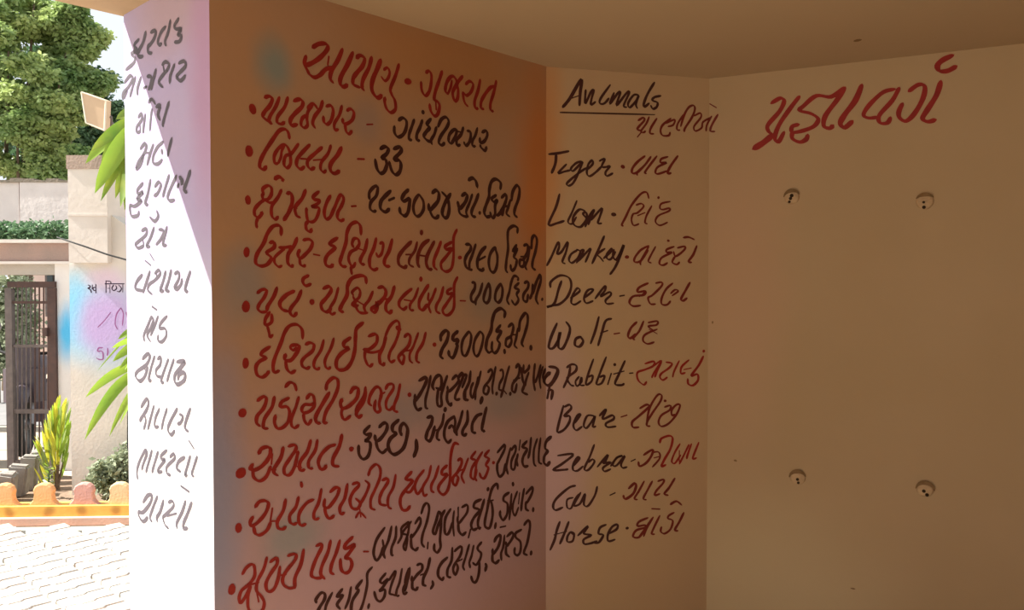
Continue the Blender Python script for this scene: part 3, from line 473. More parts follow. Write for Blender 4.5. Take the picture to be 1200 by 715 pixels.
# ------------------------------------------------------------ painted writing
PAINT = {
    'red': mat('dark red sign paint', (0.28, 0.019, 0.012), (0.21, 0.014, 0.009), 25, rough=0.55),
    'brown': mat('brown red sign paint', (0.17, 0.018, 0.010), (0.13, 0.015, 0.010), 25, rough=0.55),
    'black': mat('black brown sign paint', (0.062, 0.016, 0.010), (0.045, 0.013, 0.010), 25, rough=0.55),
    'grey': mat('grey violet sign paint', (0.10, 0.085, 0.105), (0.085, 0.073, 0.09), 25, rough=0.6),
    'ink': mat('violet black mural paint', (0.05, 0.03, 0.06), None, 25),
    'plum': mat('plum mural paint', (0.32, 0.12, 0.30), None, 25),
}
PLABEL = {'red': 'dark red brush lettering', 'brown': 'brown-red brush lettering', 'black': 'near-black brush lettering',
          'grey': 'grey-violet brush lettering of a month name', 'ink': 'violet-black lettering', 'plum': 'plum-coloured lettering'}

def smooth_line(p, seg=5):
    if len(p) < 3: return p
    out = []
    for i in range(len(p) - 1):
        a = p[max(i - 1, 0)]; b = p[i]; c = p[i + 1]; d = p[min(i + 2, len(p) - 1)]
        for k in range(seg):
            t = k / seg
            q = []
            for j in (0, 1):
                q.append(0.5 * (2 * b[j] + (c[j] - a[j]) * t + (2 * a[j] - 5 * b[j] + 4 * c[j] - d[j]) * t * t + (3 * b[j] - a[j] - 3 * c[j] + d[j]) * t ** 3))
            out.append(tuple(q))
    out.append(p[-1])
    return out

def brush(mb, pts, w, y, rnd):
    """one stroke of a flat brush as a thin skin of paint lying on the wall"""
    ln = sum(math.hypot(pts[i + 1][0] - pts[i][0], pts[i + 1][1] - pts[i][1]) for i in range(len(pts) - 1))
    if len(pts) == 2 and ln < 1.3 * w:                       # a dab of the brush: bullet, stop or dash
        cx, cz = (pts[0][0] + pts[1][0]) / 2, (pts[0][1] + pts[1][1]) / 2
        dx, dz = (pts[1][0] - pts[0][0]) / ln, (pts[1][1] - pts[0][1]) / ln
        b0 = len(mb.v)
        A, B = ln / 2 + w * 0.42, w * 0.60
        for i in range(14):
            t = 2 * math.pi * i / 14
            u, q = math.cos(t) * A * rnd.uniform(.93, 1.05), math.sin(t) * B * rnd.uniform(.93, 1.05)
            mb.v.append((cx + dx * u - dz * q, y, cz + dz * u + dx * q))
        mb.f.append(tuple(b0 + i for i in range(14)))
        return
    p = smooth_line(pts)
    k = len(p)
    ph = rnd.uniform(0, 6)
    L_, R_ = [], []
    b0 = len(mb.v)
    for i in range(k):
        a = p[max(i - 1, 0)]; c = p[min(i + 1, k - 1)]
        dx, dz = c[0] - a[0], c[1] - a[1]
        l = math.hypot(dx, dz) or 1e-6
        dx, dz = dx / l, dz / l
        steep = abs(dx * 0.55 + dz * 0.83)          # the brush is held aslant: falling strokes come out wide
        hw = 0.5 * w * (0.56 + 0.50 * steep) * (1 + 0.07 * math.sin(i * 0.9 + ph))
        e = min(i, k - 1 - i)
        if e == 0: hw *= 0.62
        elif e == 1: hw *= 0.9
        L_.append((p[i][0] - dz * hw, p[i][1] + dx * hw)); R_.append((p[i][0] + dz * hw, p[i][1] - dx * hw))
    def cap(i, sgn):
        a = p[i]; q = p[1] if i == 0 else p[k - 2]
        dx, dz = a[0] - q[0], a[1] - q[1]
        l = math.hypot(dx, dz) or 1e-6
        return (a[0] + dx / l * w * 0.28, a[1] + dz / l * w * 0.28)
    ring = [cap(0, 1)] + L_ + [cap(k - 1, 1)] + R_[::-1]
    n = len(ring)
    for x, z in ring: mb.v.append((x, y, z))
    # faces: first cap, quads, last cap
    Ls = list(range(b0 + 1, b0 + 1 + k)); Rs = list(range(b0 + n - 1, b0 + n - 1 - k, -1))
    mb.f.append((b0, Ls[0], Rs[0]))
    for i in range(k - 1):
        mb.f.append((Ls[i], Ls[i + 1], Rs[i + 1], Rs[i]))
    mb.f.append((Ls[-1], b0 + 1 + k, Rs[-1]))

rb = random.Random(3)
LOC = {1: (P0, d1), 2: (P1, d2), 3: (P2, d3)}
def fold(wid, x, y, z):
    """a stroke that runs on past an inner corner lies on the next wall"""
    if wid == 1 and x > t1: P, d, q = P1, d2, x - t1
    elif wid == 2 and x < 0: P, d, q = P0, d1, x + t1
    elif wid == 2 and x > t2: P, d, q = P2, d3, x - t2
    else: return (x, y, z)
    w = P + d * q + Vector((-d.y, d.x)) * y
    O, e = LOC[wid]
    r = w - O
    return (r.dot(e), r.dot(Vector((-e.y, e.x))), z)
def write_words(words, walls):
    for wid, colr, data in words:
        if wid not in walls: continue
        par, sgn = walls[wid]
        mb = MB()
        for n_, st in enumerate(data.split(';')):
            q = [int(v) / 1000.0 for v in st.split()]
            pts = [(sgn * q[1 + 2 * i], q[2 + 2 * i]) for i in range((len(q) - 1) // 2)]
            brush(mb, pts, q[0] * (1.12 if wid == 0 else 1.0), -0.0008 - 0.00004 * n_, rb)
        mb.v = [fold(wid, *v) for v in mb.v]
        mb.build('lettering', PAINT[colr], par, label=PLABEL[colr])
write_words(WORDS, {0: (wall_front, -1), 1: (wall_left, 1), 2: (wall_back, 1), 3: (wall_right, 1)})

# ------------------------------------------------------------ fixings and flaws on the right wall
m_plug = mat('painted over fixing disc', (0.50, 0.34, 0.19), (0.40, 0.26, 0.14), 40, bump=0.3, bscale=120)
m_dirt_shade = mat('brown grime and painted shade', (0.16, 0.09, 0.035), (0.22, 0.13, 0.06), 60, rough=0.9)  # chips and grime, also the painted shade over the plugs
m_hole = mat('dark rusty screw hole', (0.035, 0.018, 0.008), None, 60, rough=0.9)
def fixing(x, z, rad, dots, tilt, arc=(25, 160)):
    mb = MB()
    mb.lathe([(rad, 0.0), (rad * 0.96, -0.004), (rad * 0.75, -0.0065), (rad * 0.3, -0.0072)], (x, 0, z), 'y', 18)
    o = mb.build('wall_plug', m_plug, wall_right, smooth=True)
    for dx, dz, r in dots:
        MB().lathe([(r, -0.006), (r, -0.0085), (r * 0.5, -0.0092)], (x + dx, 0, z + dz), 'y', 8).build('screw_head', m_hole, o)
    g = MB()
    a0, a1 = arc
    n = 12; b = 0
    for i in range(n + 1):
        t = math.radians(a0 + (a1 - a0) * i / n + tilt)
        wd = rad * (0.12 + 0.42 * math.sin(math.pi * i / n))
        for rr in (rad * 1.12 , rad * 1.12 - wd):
            g.v.append((x + math.cos(t) * rr, -0.0078 if rr < rad else -0.0062, z + math.sin(t) * rr))
    for i in range(n):
        g.f.append((2 * i, 2 * i + 1, 2 * i + 3, 2 * i + 2))
    g.build('grime_shade_crescent', m_dirt_shade, o)  # dark upper rim: shadow of the disc painted on, along with grime
fixing(0.300, 1.822, 0.026, [(0.000, 0.004, 0.007), (-0.004, -0.006, 0.006), (-0.008, -0.018, 0.005)], 5, (10, 175))
fixing(0.730, 1.786, 0.027, [(-0.004, -0.003, 0.0045), (-0.003, -0.020, 0.006)], 0)
fixing(0.328, 0.803, 0.027, [(0.000, -0.006, 0.0055), (0.003, -0.018, 0.005)], 8, (5, 175))
fixing(0.741, 0.806, 0.027, [(-0.004, -0.006, 0.006), (0.006, -0.018, 0.006)], -5, (0, 185))
def chip(par, x, z, w, h, name='paint_chip'):
    mb = MB(); n = 9
    b = [(x + math.cos(2 * math.pi * i / n) * w * rb.uniform(0.6, 1.1), -0.0009, z + math.sin(2 * math.pi * i / n) * h * rb.uniform(0.6, 1.1)) for i in range(n)]
    mb.v = b; mb.f = [tuple(range(n))]
    mb.build(name, m_dirt_shade, par)
chip(wall_right, 0.106, 0.843, 0.007, 0.005)
chip(wall_right, 0.518, 0.426, 0.009, 0.003)
chip(wall_right, 0.017, 1.361, 0.004, 0.006)
cp = at(1005, 47, 2.83)
k = (CEIL - H) / (at(1005, 47, 1.0).z - H)
cpt = at(1005, 47, k)
mbx = MB(); mbx.v = [(cpt.x + math.cos(a) * 0.012, cpt.y + math.sin(a) * 0.016, CEIL - 0.001) for a in [i * math.pi / 4 for i in range(8)]]
mbx.f = [tuple(range(8))]
mbx.build('paint_chip', m_dirt_shade, ceiling)

# ============================================================ OUTSIDE
# ------------------------------------------------------------ block paving: zig-zag concrete pavers, one object each
m_pav = [mat('pale concrete paver', (0.53, 0.50, 0.45), (0.46, 0.43, 0.39), 9, bump=0.25, bscale=90),
         mat('warm concrete paver', (0.55, 0.49, 0.43), (0.49, 0.43, 0.38), 9, bump=0.25, bscale=90)]
paving = MB().box(-6.2, -0.9, 1.2, 5.05, -0.05, -0.035).build('paving', mat('joint sand', (0.10, 0.10, 0.095), (0.06, 0.06, 0.055), 30), kind='structure')
def paver_mesh(m):
    a, b, z = 0.112, 0.056, 0.0
    out = [(-a, -b), (-a * .55, -b), (-a * .4, -b - .018), (a * .1, -b - .018), (a * .25, -b), (a, -b),
           (a, b), (a * .25, b), (a * .1, b - .018), (-a * .4, b - .018), (-a * .55, b), (-a, b)]
    mb = MB(); n = len(out)
    def sh(k): return [(x * k, y * (k - 0.04 if k < 1 else k)) for x, y in out]
    for q, z in ((sh(1.0), -0.036), (sh(1.0), -0.007), (sh(0.955), 0.0)):
        for x, y in q: mb.v.append((x, y, z))
    for l in (0, 1):
        for i in range(n):
            j = (i + 1) % n
            mb.f.append((l * n + i, l * n + j, (l + 1) * n + j, (l + 1) * n + i))
    mb.f.append(tuple(2 * n + i for i in range(n)))
    me = bpy.data.meshes.new('paver'); me.from_pydata(mb.v, [], mb.f); me.update(); me.materials.append(m)
    return me
pm = [paver_mesh(m) for m in m_pav]
ang = math.atan2(d1.y, d1.x)
ca, sa = math.cos(ang), math.sin(ang)
rp_ = random.Random(11); cnt = 0
cand = []
for i in range(-32, 32):
    for j in range(-60, 60):
        u = i * 0.241 + rp_.uniform(-.003, .003); v = j * 0.1235 + rp_.uniform(-.003, .003)
        x, y = -2.5 + u * ca - v * sa, 4.3 + u * sa + v * ca
        if not (-6.1 < x < -1.0 and 1.3 < y < 5.03): continue
        if (Vector((x, y)) - E0).dot(Vector((-d1.y, d1.x))) < 0.12: continue
        if (Vector((x, y)) - PL).dot(dL) < 0.14 and (Vector((x, y)) - PL).dot(d1) > -0.1: continue
        cand.append((abs(CX + F * x / y - 75) + abs(y - 4.3) * 30, x, y))
cand.sort()
for _, x, y in cand[:290]:
    o = bpy.data.objects.new('paver', rp_.choice(pm))
    o.location = (x, y, rp_.uniform(-0.003, 0.002))
    o.rotation_euler = (rp_.uniform(-.012, .012), rp_.uniform(-.012, .012), ang + rp_.uniform(-.02, .02))
    o.parent = paving
    C.objects.link(o); cnt += 1
rest = MB()                                  # the pavers beyond the 290 that show largest
for _, x, y in cand[290:]:
    b = len(rest.v)
    for v in pm[0].vertices:
        rest.v.append((x + v.co.x * ca - v.co.y * sa, y + v.co.x * sa + v.co.y * ca, v.co.z))
    rest.f += [tuple(b + i for i in p.vertices) for p in pm[0].polygons]
rest.build('paver_field', m_pav[0], paving, kind='stuff')

# ------------------------------------------------------------ scalloped bed edging on a yellow kerb
m_yel = sprayed('weathered yellow kerb paint', (0.80, 0.50, 0.12), (0.72, 0.44, 0.10), [((0.42, 0.20, 0.05), x_, .04, .05, .06, .8) for x_ in (-.39, -.14, .06, .275)], 0.3, 9)
m_terr = [mat('peach scallop paint', (0.78, 0.42, 0.20), (0.70, 0.36, 0.16), 14, bump=0.3),
          mat('dusty rose scallop paint', (0.58, 0.32, 0.27), (0.50, 0.27, 0.24), 14, bump=0.3),
          mat('sand scallop paint', (0.76, 0.52, 0.30), (0.68, 0.46, 0.26), 14, bump=0.3)]
kY = 5.12
kerb = empty('garden_kerb', (at(76, 612, kY).x, kY, 0), 'low yellow garden kerb with rounded scallops between white paving and flower bed', 'kerb')
def kerb_local(p): return Vector(p) - kerb.location
k0, k1 = at(-190, 606, kY + 0.0), at(250, 595, kY - 0.10)
n = 5
def kerb_box(z0, z1, y0, y1, m, name):
    a, b = kerb_local((k0.x, kY + 0.02, 0)), kerb_local((k1.x, kY + 0.14, 0))
    MB().prism([(a.x, a.y + y0), (b.x, b.y + y0), (b.x, b.y + y1), (a.x, a.y + y1)], z0, z1).build(name, m, kerb)
kerb_box(-0.04, 0.075, 0.0, 0.12, m_yel, 'coping')
kerb_box(-0.04, 0.008, -0.04, 0.0, mat('pinkish cement skirt', (0.72, 0.45, 0.36), (0.62, 0.42, 0.34), 10, bump=0.3), 'skirt')
def scallop(px, m):
    c = kerb_local(at(px, 597, kY)); c.y = 0.02 + 0.12 * (c.x - kerb_local(k0).x) / (k1.x - k0.x) + 0.03
    prof = [(-0.115, 0.0), (-0.085, 0.012), (-0.065, 0.035), (-0.058, 0.07), (-0.064, 0.10), (-0.052, 0.125), (-0.03, 0.14), (0, 0.145)]
    prof = prof + [(-x, z) for x, z in reversed(prof[:-1])]
    mb = MB()
    for yy, k in ((0.0, 0.93), (0.008, 1.0), (0.042, 1.0), (0.05, 0.93)):
        for x, z in prof: mb.v.append((x * k, yy, z * k))
    n = len(prof)
    for l in range(3):
        for i in range(n - 1):
            mb.f.append((l * n + i, (l + 1) * n + i, (l + 1) * n + i + 1, l * n + i + 1))
    mb.f.append(tuple(range(n))); mb.f.append(tuple(reversed(range(3 * n, 4 * n))))
    o = mb.build('scallop', m, kerb)
    o.location = (c.x, c.y, 0.072)
for i, (px, mi) in enumerate([(-52, 0), (-8, 0), (38, 0), (85, 1), (127, 2), (170, 0)]):
    scallop(px, m_terr[mi])

# flower bed soil
m_soil = mat('dry brown soil', (0.30, 0.21, 0.15), (0.20, 0.14, 0.10), 12, bump=0.8, bscale=30)
bed = MB().prism([(-4.6, 5.28), (-1.7, 5.40), (-1.7, 5.80), (-4.6, 6.6)], -0.05, 0.02).build('ground_bed', m_soil, kind='structure')

# ------------------------------------------------------------ stones that line the bed
m_stone = mat('grey weathered concrete block', (0.36, 0.33, 0.30), (0.25, 0.23, 0.21), 14, bump=0.8, bscale=30)
stones = [(-14, 570, 5.40), (5, 557, 5.53), (20, 547, 5.68), (32, 538, 5.85), (43, 531, 6.03), (53, 524, 6.22)]
slab_names = ['grey block lining the bed, nearest the left edge of the photo', 'second grey block lining the bed, in front of gate post',
              'third grey block lining the bed, below the gate bars', 'fourth grey block of the stepped bed lining', 'fifth grey block of the stepped bed lining, near the yellow plant',
              'farthest and highest grey block of the bed lining, under the yellow plant']
for i, (px, py, Y) in enumerate(stones):
    top = at(px, py, Y)
    r = random.Random(40 + i)
    h = max(top.z - 0.0, 0.12)
    bm = bmesh.new()
    bmesh.ops.create_cube(bm, size=1.0)
    for v in bm.verts:
        v.co.x *= 0.115; v.co.y *= 0.11; v.co.z *= h
        v.co += Vector((r.uniform(-.012, .012), r.uniform(-.012, .012), r.uniform(-.015, .015)))
        v.co.z += h / 2
    bmesh.ops.bevel(bm, geom=bm.edges[:], offset=0.015, segments=2, affect='EDGES')
    me = bpy.data.meshes.new('edging_block'); bm.to_mesh(me); bm.free()
    me.materials.append(m_stone)
    o = bpy.data.objects.new('edging_block', me); C.objects.link(o)
    o.location = (top.x, Y, 0.018)
    o.rotation_euler = (r.uniform(-.05, .05), 0.10, 0.35)
    o['label'] = slab_names[i]; o['category'] = 'block'; o['group'] = 'blocks lining the flower bed'

# ------------------------------------------------------------ gate pier with mural and the wall to its right
PY = 5.70
a, b = at(81, 308, PY), at(240, 308, PY)
top_r = at(240, 300, PY).z
m_mural = sprayed('pale gate pier with blue and lilac mural', (0.60, 0.55, 0.50), (0.66, 0.60, 0.54), [
    ((0.20, 0.62, 0.90), 0.03, at(0, 368, PY).z, 0.26, 0.42, 1.0),
    ((0.36, 0.58, 0.80), 0.25, at(0, 380, PY).z, 0.42, 0.46, 0.95),
    ((0.52, 0.38, 0.64), 0.28, at(0, 375, PY).z, 0.33, 0.34, 1.0),
    ((0.50, 0.38, 0.66), 0.24, at(0, 385, PY).z, 0.24, 0.30, 1.0),
    ((0.66, 0.50, 0.60), 0.26, at(0, 328, PY).z, 0.22, 0.12, 0.8)], 0.25, 5)
wall_outer = wall_frame('wall_outer', Vector((a.x, PY)), Vector((1, 0)), m_mural,
    [Vector((a.x, PY)), Vector((b.x, PY)), Vector((b.x, PY + 0.35)), Vector((a.x, PY + 0.35))], -0.05, at(81, 216, PY).z)
def lettered_outer():
    words = []
    for wid, c, data in WORDS:
        if wid == 4:
            st2 = []
            for st in data.split(';'):
                q = [int(v) for v in st.split()]
                q2 = [q[0]] + [v - int(a.x * 1000) if i % 2 == 0 else v for i, v in enumerate(q[1:])]
                st2.append(' '.join(map(str, q2)))
            words.append((4, c, ';'.join(st2)))
    write_words(words, {4: (wall_outer, 1)})
# slanting top to the right of the pier: keep the wall's top low there
me = wall_outer.data
for v in me.vertices:
    if v.co.z > 0.5 and v.co.x > 0.5: v.co.z = at(240, 330, PY).z
lettered_outer()
m_pier = mat('cream washed plaster', (0.68, 0.62, 0.57), (0.62, 0.56, 0.51), 6, bump=0.15, bscale=25)
m_pale = mat('white washed plaster', (0.74, 0.68, 0.66), (0.66, 0.60, 0.58), 5, bump=0.35, bscale=25)
m_cap = mat('weathered brown cap', (0.42, 0.32, 0.26), (0.34, 0.26, 0.22), 9, bump=0.4)
pb = MB()
x0, x1 = at(80, 250, PY - 0.06).x, at(125.5, 250, PY - 0.06).x
z_a, z_s, z_b, z_t = at(0, 308, PY - .06).z, at(0, 252, PY - .06).z, at(0, 198, PY - .06).z, at(0, 182, PY - .06).z
pier_head = MB().box(x0, x1, PY - 0.06, PY + 0.30, z_a, z_b).build('trim_1', m_pier, kind='structure')
MB().box(x0 - .006, x1 + .006, PY - 0.068, PY + 0.30, z_b, z_t).build('pier_cap', m_cap, pier_head)
MB().box(x0 - .003, x1 + .003, PY - 0.066, PY - 0.055, z_s - .006, z_s + .008).build('string_course', m_pier, pier_head)

# jamb behind the pier (beside the gate), its blue spray, lintel above the gate
JY = 6.75
m_jamb = sprayed('grey jamb plaster with blue spray', (0.74, 0.69, 0.66), (0.78, 0.74, 0.70), [
    ((0.10, 0.48, 0.80), 0.09, at(0, 390, JY).z, 0.13, 0.36, 1.0)], 0.3, 5)
ja = at(64, 308, JY)
wall_gate = wall_frame('wall_gate', Vector((ja.x, JY)), Vector((1, 0)), m_jamb,
    [Vector((ja.x, JY)), Vector((at(100, 300, JY).x, JY)), Vector((at(100, 300, JY).x, JY + .3)), Vector((ja.x, JY + .3))], -0.05, at(0, 308, JY).z)
m_lint = mat('dusty pink lintel plaster', (0.42, 0.28, 0.23), (0.34, 0.25, 0.21), 5, bump=0.4)
m_lint2 = mat('grey beige band', (0.50, 0.44, 0.38), (0.42, 0.38, 0.33), 5, bump=0.4)
lx0, lx1 = at(-260, 300, JY).x, at(100, 300, JY).x
lintel = MB().box(lx0, lx1, JY - .02, JY + .32, at(0, 308, JY).z, at(0, 285, JY).z).build('trim_2', m_lint, kind='structure')
MB().box(lx0, lx1, JY - .06, JY + .34, at(0, 285, JY).z, at(0, 281, JY).z).build('ledge', m_pier, lintel)
MB().box(lx0, lx1, JY - .05, JY + .34, at(0, 309.5, JY).z, at(0, 306.5, JY).z).build('drip_band', m_pier, lintel)
MB().box(lx0, ja.x, JY + .01, JY + .30, at(0, 322, JY).z, at(0, 309.5, JY).z).build('soffit_band', m_lint2, lintel)
MB().box(lx0, lx0 + .4, JY, JY + .3, -0.05, at(0, 322, JY).z).build('post', m_lint2, lintel)

# far white beam of the gateway with a seam
BY = 8.4
bx0, bs, bx1 = at(-260, 0, BY).x, at(20, 0, BY).x, at(110, 0, BY).x
beam = MB().box(bx0, bs - .01, BY, BY + .3, at(0, 300, BY).z, at(0, 213, BY).z).build('trim_3', m_pale, kind='structure')
MB().box(bs + .01, bx1, BY - .02, BY + .3, at(0, 300, BY).z, at(0, 213, BY).z).build('beam_panel', m_pale, beam)
MB().box(bs - .01, bs + .01, BY + .02, BY + .28, at(0, 300, BY).z, at(0, 213, BY).z).build('seam', m_cap, beam)
tp = MB(); r = random.Random(5)
for i in range(26):
    x = bx0 + (bx1 - bx0) * i / 26
    w = (bx1 - bx0) / 26
    tp.box(x, x + w, BY - .03, BY + .31, at(0, 214, BY).z, at(0, 210.5, BY).z + r.uniform(-.015, .015))
tp.build('mossy_top', mat('mossy dark wall top', (0.30, 0.25, 0.20), (0.16, 0.14, 0.11), 14, bump=0.8), beam)
MB().box(bx0, bx0 + .4, BY, BY + .3, -.05, at(0, 300, BY).z).box(bx1 - .35, bx1, BY, BY + .3, -.05, at(0, 300, BY).z).build('beam_post', m_pale, beam)

# ------------------------------------------------------------ metal gate
GY = 6.72
m_rust = mat('dark brown painted steel', (0.10, 0.055, 0.045), (0.07, 0.045, 0.04), 20, rough=0.6)
m_steel = mat('grey brown steel', (0.16, 0.13, 0.12), (0.11, 0.09, 0.085), 20, rough=0.6)
gl = at(9, 548, GY)
gate = empty('metal_gate', (gl.x, GY, 0), 'dark brown steel bar gate under the pink lintel, left of the pier', 'gate')
def gbox(name, xa, xb, ya, yb, m, t=0.03, dy=0.0):
    A, B = at(xa, yb, GY), at(xb, ya, GY)
    return MB().box(A.x - gl.x, B.x - gl.x, dy, dy + t, max(A.z, -0.02), B.z).build(name, m, gate)
gbox('gate_post', 58, 64.5, 337.5, 560, m_rust, .05)
gbox('gate_post', 8.5, 13, 337.5, 560, m_steel, .05)
gbox('top_rail', 8.5, 64, 330, 337, m_rust, .04)
gbox('cross_rail', 13, 59, 353, 356, m_rust, .02, .012)
gbox('cross_rail', 13, 59, 404, 407.5, m_steel, .02, .012)
gbox('cross_rail', 13, 59, 480, 485, m_steel, .02, .012)
gbox('cross_rail', 13, 59, 540, 545, m_steel, .02, .012)
for i in range(8):
    xx = 19 + i * 5.1
    A, B = at(xx, 545, GY), at(xx, 333, GY)
    MB().tube([(A.x - gl.x, .02, max(A.z, 0)), (B.x - gl.x, .02, B.z)], .0062, 6).build('bar', m_rust if i > 3 else m_steel, gate)
gbox('latch_box', 52, 57, 384, 394, m_rust, .04, -.03)

# ------------------------------------------------------------ motorbike standing behind the gate
MY = 7.35
mo = at(31, 480, MY)
m_blk = mat('black rubber', (0.03, 0.03, 0.03), None, 30, rough=0.7)
m_body = mat('dark plum motorbike body', (0.10, 0.075, 0.09), (0.07, 0.055, 0.07), 10, rough=0.45)
m_chr = mat('dull chrome', (0.30, 0.29, 0.30), None, 20, rough=0.4, metallic=1.0)
bike = empty('motorbike', (mo.x, MY, -0.045), 'dark motorbike parked behind the bars of the gate', 'motorbike', rz=0.35)
def torus(mb, c, R, r_, n=22, k=8, ax='x'):
    b = len(mb.v); c = Vector(c)
    for i in range(n):
        t = 2 * math.pi * i / n
        for j in range(k):
            p = 2 * math.pi * j / k
            q = R + r_ * math.cos(p)
            mb.v.append(c + Vector((r_ * math.sin(p), q * math.cos(t), q * math.sin(t))))
    for i in range(n):
        for j in range(k):
            mb.f.append((b + i * k + j, b + ((i + 1) % n) * k + j, b + ((i + 1) % n) * k + (j + 1) % k, b + i * k + (j + 1) % k))
    return mb
for y in (-0.10, 1.12):
    w = torus(MB(), (0, y, .30), .25, .05).build('wheel', m_blk, bike, True)
    MB().lathe([(.05, -.05), (.05, .05)], (0, y, .30), 'x', 12).build('hub', m_chr, w)
MB().tube([(-.06, -.10, .30), (-.06, .10, .85)], .022).tube([(.06, -.10, .30), (.06, .10, .85)], .022).build('fork', m_chr, bike)
MB().tube([(-.34, .22, .98), (-.16, .12, .92), (.16, .12, .92), (.34, .22, .98)], .016).build('handlebar', m_blk, bike)
for s in (-1, 1):
    q = MB().tube([(s * .22, .16, .95), (s * .27, .18, 1.12)], .007).build('mirror_stem', m_blk, bike)
    MB().lathe([(.02, -.02), (.055, -.01), (.055, .01)], (s * .28, .18, 1.17), 'y', 12).build('mirror', m_chr, q)
MB().lathe([(.04, .14), (.085, .08), (.09, 0.0), (.07, -.02)], (0, .0, .84), 'y', 16).build('headlamp', m_chr, bike, True)
tk = MB().lathe([(.03, -.24), (.10, -.18), (.13, 0), (.11, .16), (.04, .24)], (0, .42, .78), 'y', 14).build('fuel_tank', m_body, bike, True)
MB().box(-.10, .10, .62, 1.2, .74, .82).build('seat', m_blk, bike)
MB().box(-.09, .09, .28, .72, .26, .62).build('engine', m_body, bike)
MB().prism([(-.17, -.05), (-.10, -.13), (.10, -.13), (.17, -.05), (.15, .02), (-.15, .02)], .50, .80).build('leg_shield', m_body, bike)
MB().prism([(-.12, -.06), (-.05, -.12), (.05, -.12), (.12, -.06), (.10, .04), (-.10, .04)], .80, 1.0).build('front_cowl', m_body, bike)
MB().tube([(0, -.38, .46), (0, -.24, .58), (0, -.06, .62), (0, .10, .58)], .07, 8).build('mudguard', m_body, bike, True)
MB().tube([(-.12, .5, .26), (-.14, 1.3, .34)], .035, 8).build('exhaust', m_chr, bike)

# ------------------------------------------------------------ things behind the gate
m_asph = mat('grey road surface', (0.20, 0.20, 0.20), (0.25, 0.24, 0.24), 3, bump=0.3)
MB().box(-20, 2, 8.9, 13.2, -.046, -.035).build('ground_road', m_asph, kind='structure')
m_pinkw = mat('pale pink house wall', (0.66, 0.50, 0.44), (0.60, 0.46, 0.41), 3, bump=0.3)
hx = at(26, 400, 14.5).x
house = empty('house', (hx + 2.2, 15.5, -0.05), 'pale pink single storey house seen through the gate bars', 'building')
MB().box(-2.2, 3.4, -1.0, 2.0, 0, 2.75).build('wall', m_pinkw, house)
MB().box(-2.35, 3.55, -1.2, 2.1, 2.75, 2.87).build('roof', m_cap, house)
wn = MB().box(-1.75, -1.15, -1.05, -.99, 1.0, 2.0).build('window', m_steel, house)
for i in range(4):
    MB().box(-1.70 + i * .14, -1.60 + i * .14, -1.07, -1.04, 1.05, 1.95).build('pane', mat('dark window glass', (0.04, .05, .05), None, 10, rough=.1), wn)

# foliage materials
G1 = mat('mid green leaves', (0.16, 0.28, 0.09), (0.46, 0.54, 0.20), 1.6, rough=0.5, translucent=0.35)
G2 = mat('dark green leaves', (0.07, 0.15, 0.075), (0.15, 0.26, 0.13), 1.3, rough=0.5, translucent=0.25)
G3 = mat('grey green leaves', (0.20, 0.25, 0.14), (0.36, 0.40, 0.28), 9, rough=0.5, translucent=0.25)
GY_ = mat('yellow green leaves', (0.62, 0.55, 0.05), (0.42, 0.50, 0.06), 7, rough=0.45, translucent=0.35)
GL = mat('bright lime leaves', (0.32, 0.44, 0.05), (0.20, 0.36, 0.04), 4, rough=0.4, translucent=0.45)
GD = mat('mid green broad leaf', (0.14, 0.26, 0.03), (0.30, 0.36, 0.05), 9, rough=0.4, translucent=0.4)
m_bark = mat('brown bark', (0.17, 0.12, 0.08), (0.11, 0.08, 0.055), 9, bump=0.8, bscale=20)

def tree(px, Y, blobs, count, size, m, label, seed, trunk_r=0.16):
    base = at(px, 500, Y); base.z = -0.05
    o = empty('leafy_tree', base, label, 'tree')
    rnd = random.Random(seed)
    bl = []
    tr = MB()
    top = None
    for (bx, by, dy, rx, rz) in blobs:
        c = at(bx, by, Y + dy)
        k = (Y + dy) / F
        bl.append((c - base, rx * k, max(rx, rz) * k * 0.8, rz * k))
    fork = Vector((0.1, 0, 2.0))
    tr.tube([(0, 0, 0), (0.04, 0, 1.0), fork], trunk_r, 10, trunk_r * 0.8)
    for c, rx, ry, rz in bl:
        mid = (fork + c) / 2 + Vector((rnd.uniform(-.2, .2), 0, -.1))
        tr.tube([fork, mid, c], trunk_r * 0.22, 6, 0.012)
    tr.build('trunk', m_bark, o)
    cl = []
    for c, rx, ry, rz in bl:
        for _ in range(max(5, int(rx * rz * 34))):
            v = Vector((rnd.gauss(0, 1), rnd.gauss(0, 1), rnd.gauss(0, 1))).normalized() * (rnd.random() ** 0.4)
            q = rnd.uniform(.10, .24)
            cl.append((c + Vector((v.x * rx, v.y * ry, v.z * rz)), q * 1.3, q, q * .75))
    leaf_cloud(MB(), cl, count, size, rnd).build('foliage', m, o, kind='stuff')
    return o

tree(20, 12.0, [(10, 60, 0, 70, 75), (60, 35, .5, 40, 45), (70, 95, -.3, 42, 45), (20, 150, -.5, 70, 45), (85, 80, .3, 22, 32), (95, 120, .2, 25, 30),
                (55, 170, -.3, 45, 30), (-50, 90, 0, 60, 90), (100, 52, .4, 14, 18), (108, 92, .3, 14, 16), (92, 20, .3, 12, 22), (40, 5, .3, 45, 25), (20, 195, -.3, 60, 18), (75, 195, .2, 20, 25)],
     90000, 0.08, G1, 'big leafy green tree filling the sky behind the white beam', 21, 0.2)
tree(95, 13.2, [(100, 130, 0, 24, 22), (112, 112, 0, 14, 18), (90, 165, 0, 40, 30), (128, 132, 0, 11, 9), (60, 120, .5, 50, 60), (105, 95, 0, 14, 14), (88, 30, 0, 14, 22), (100, 45, 0, 12, 14), (40, 190, .5, 60, 25)],
     26000, 0.08, G2, 'darker bluish green tree showing at the right edge of the big tree', 22, 0.12)

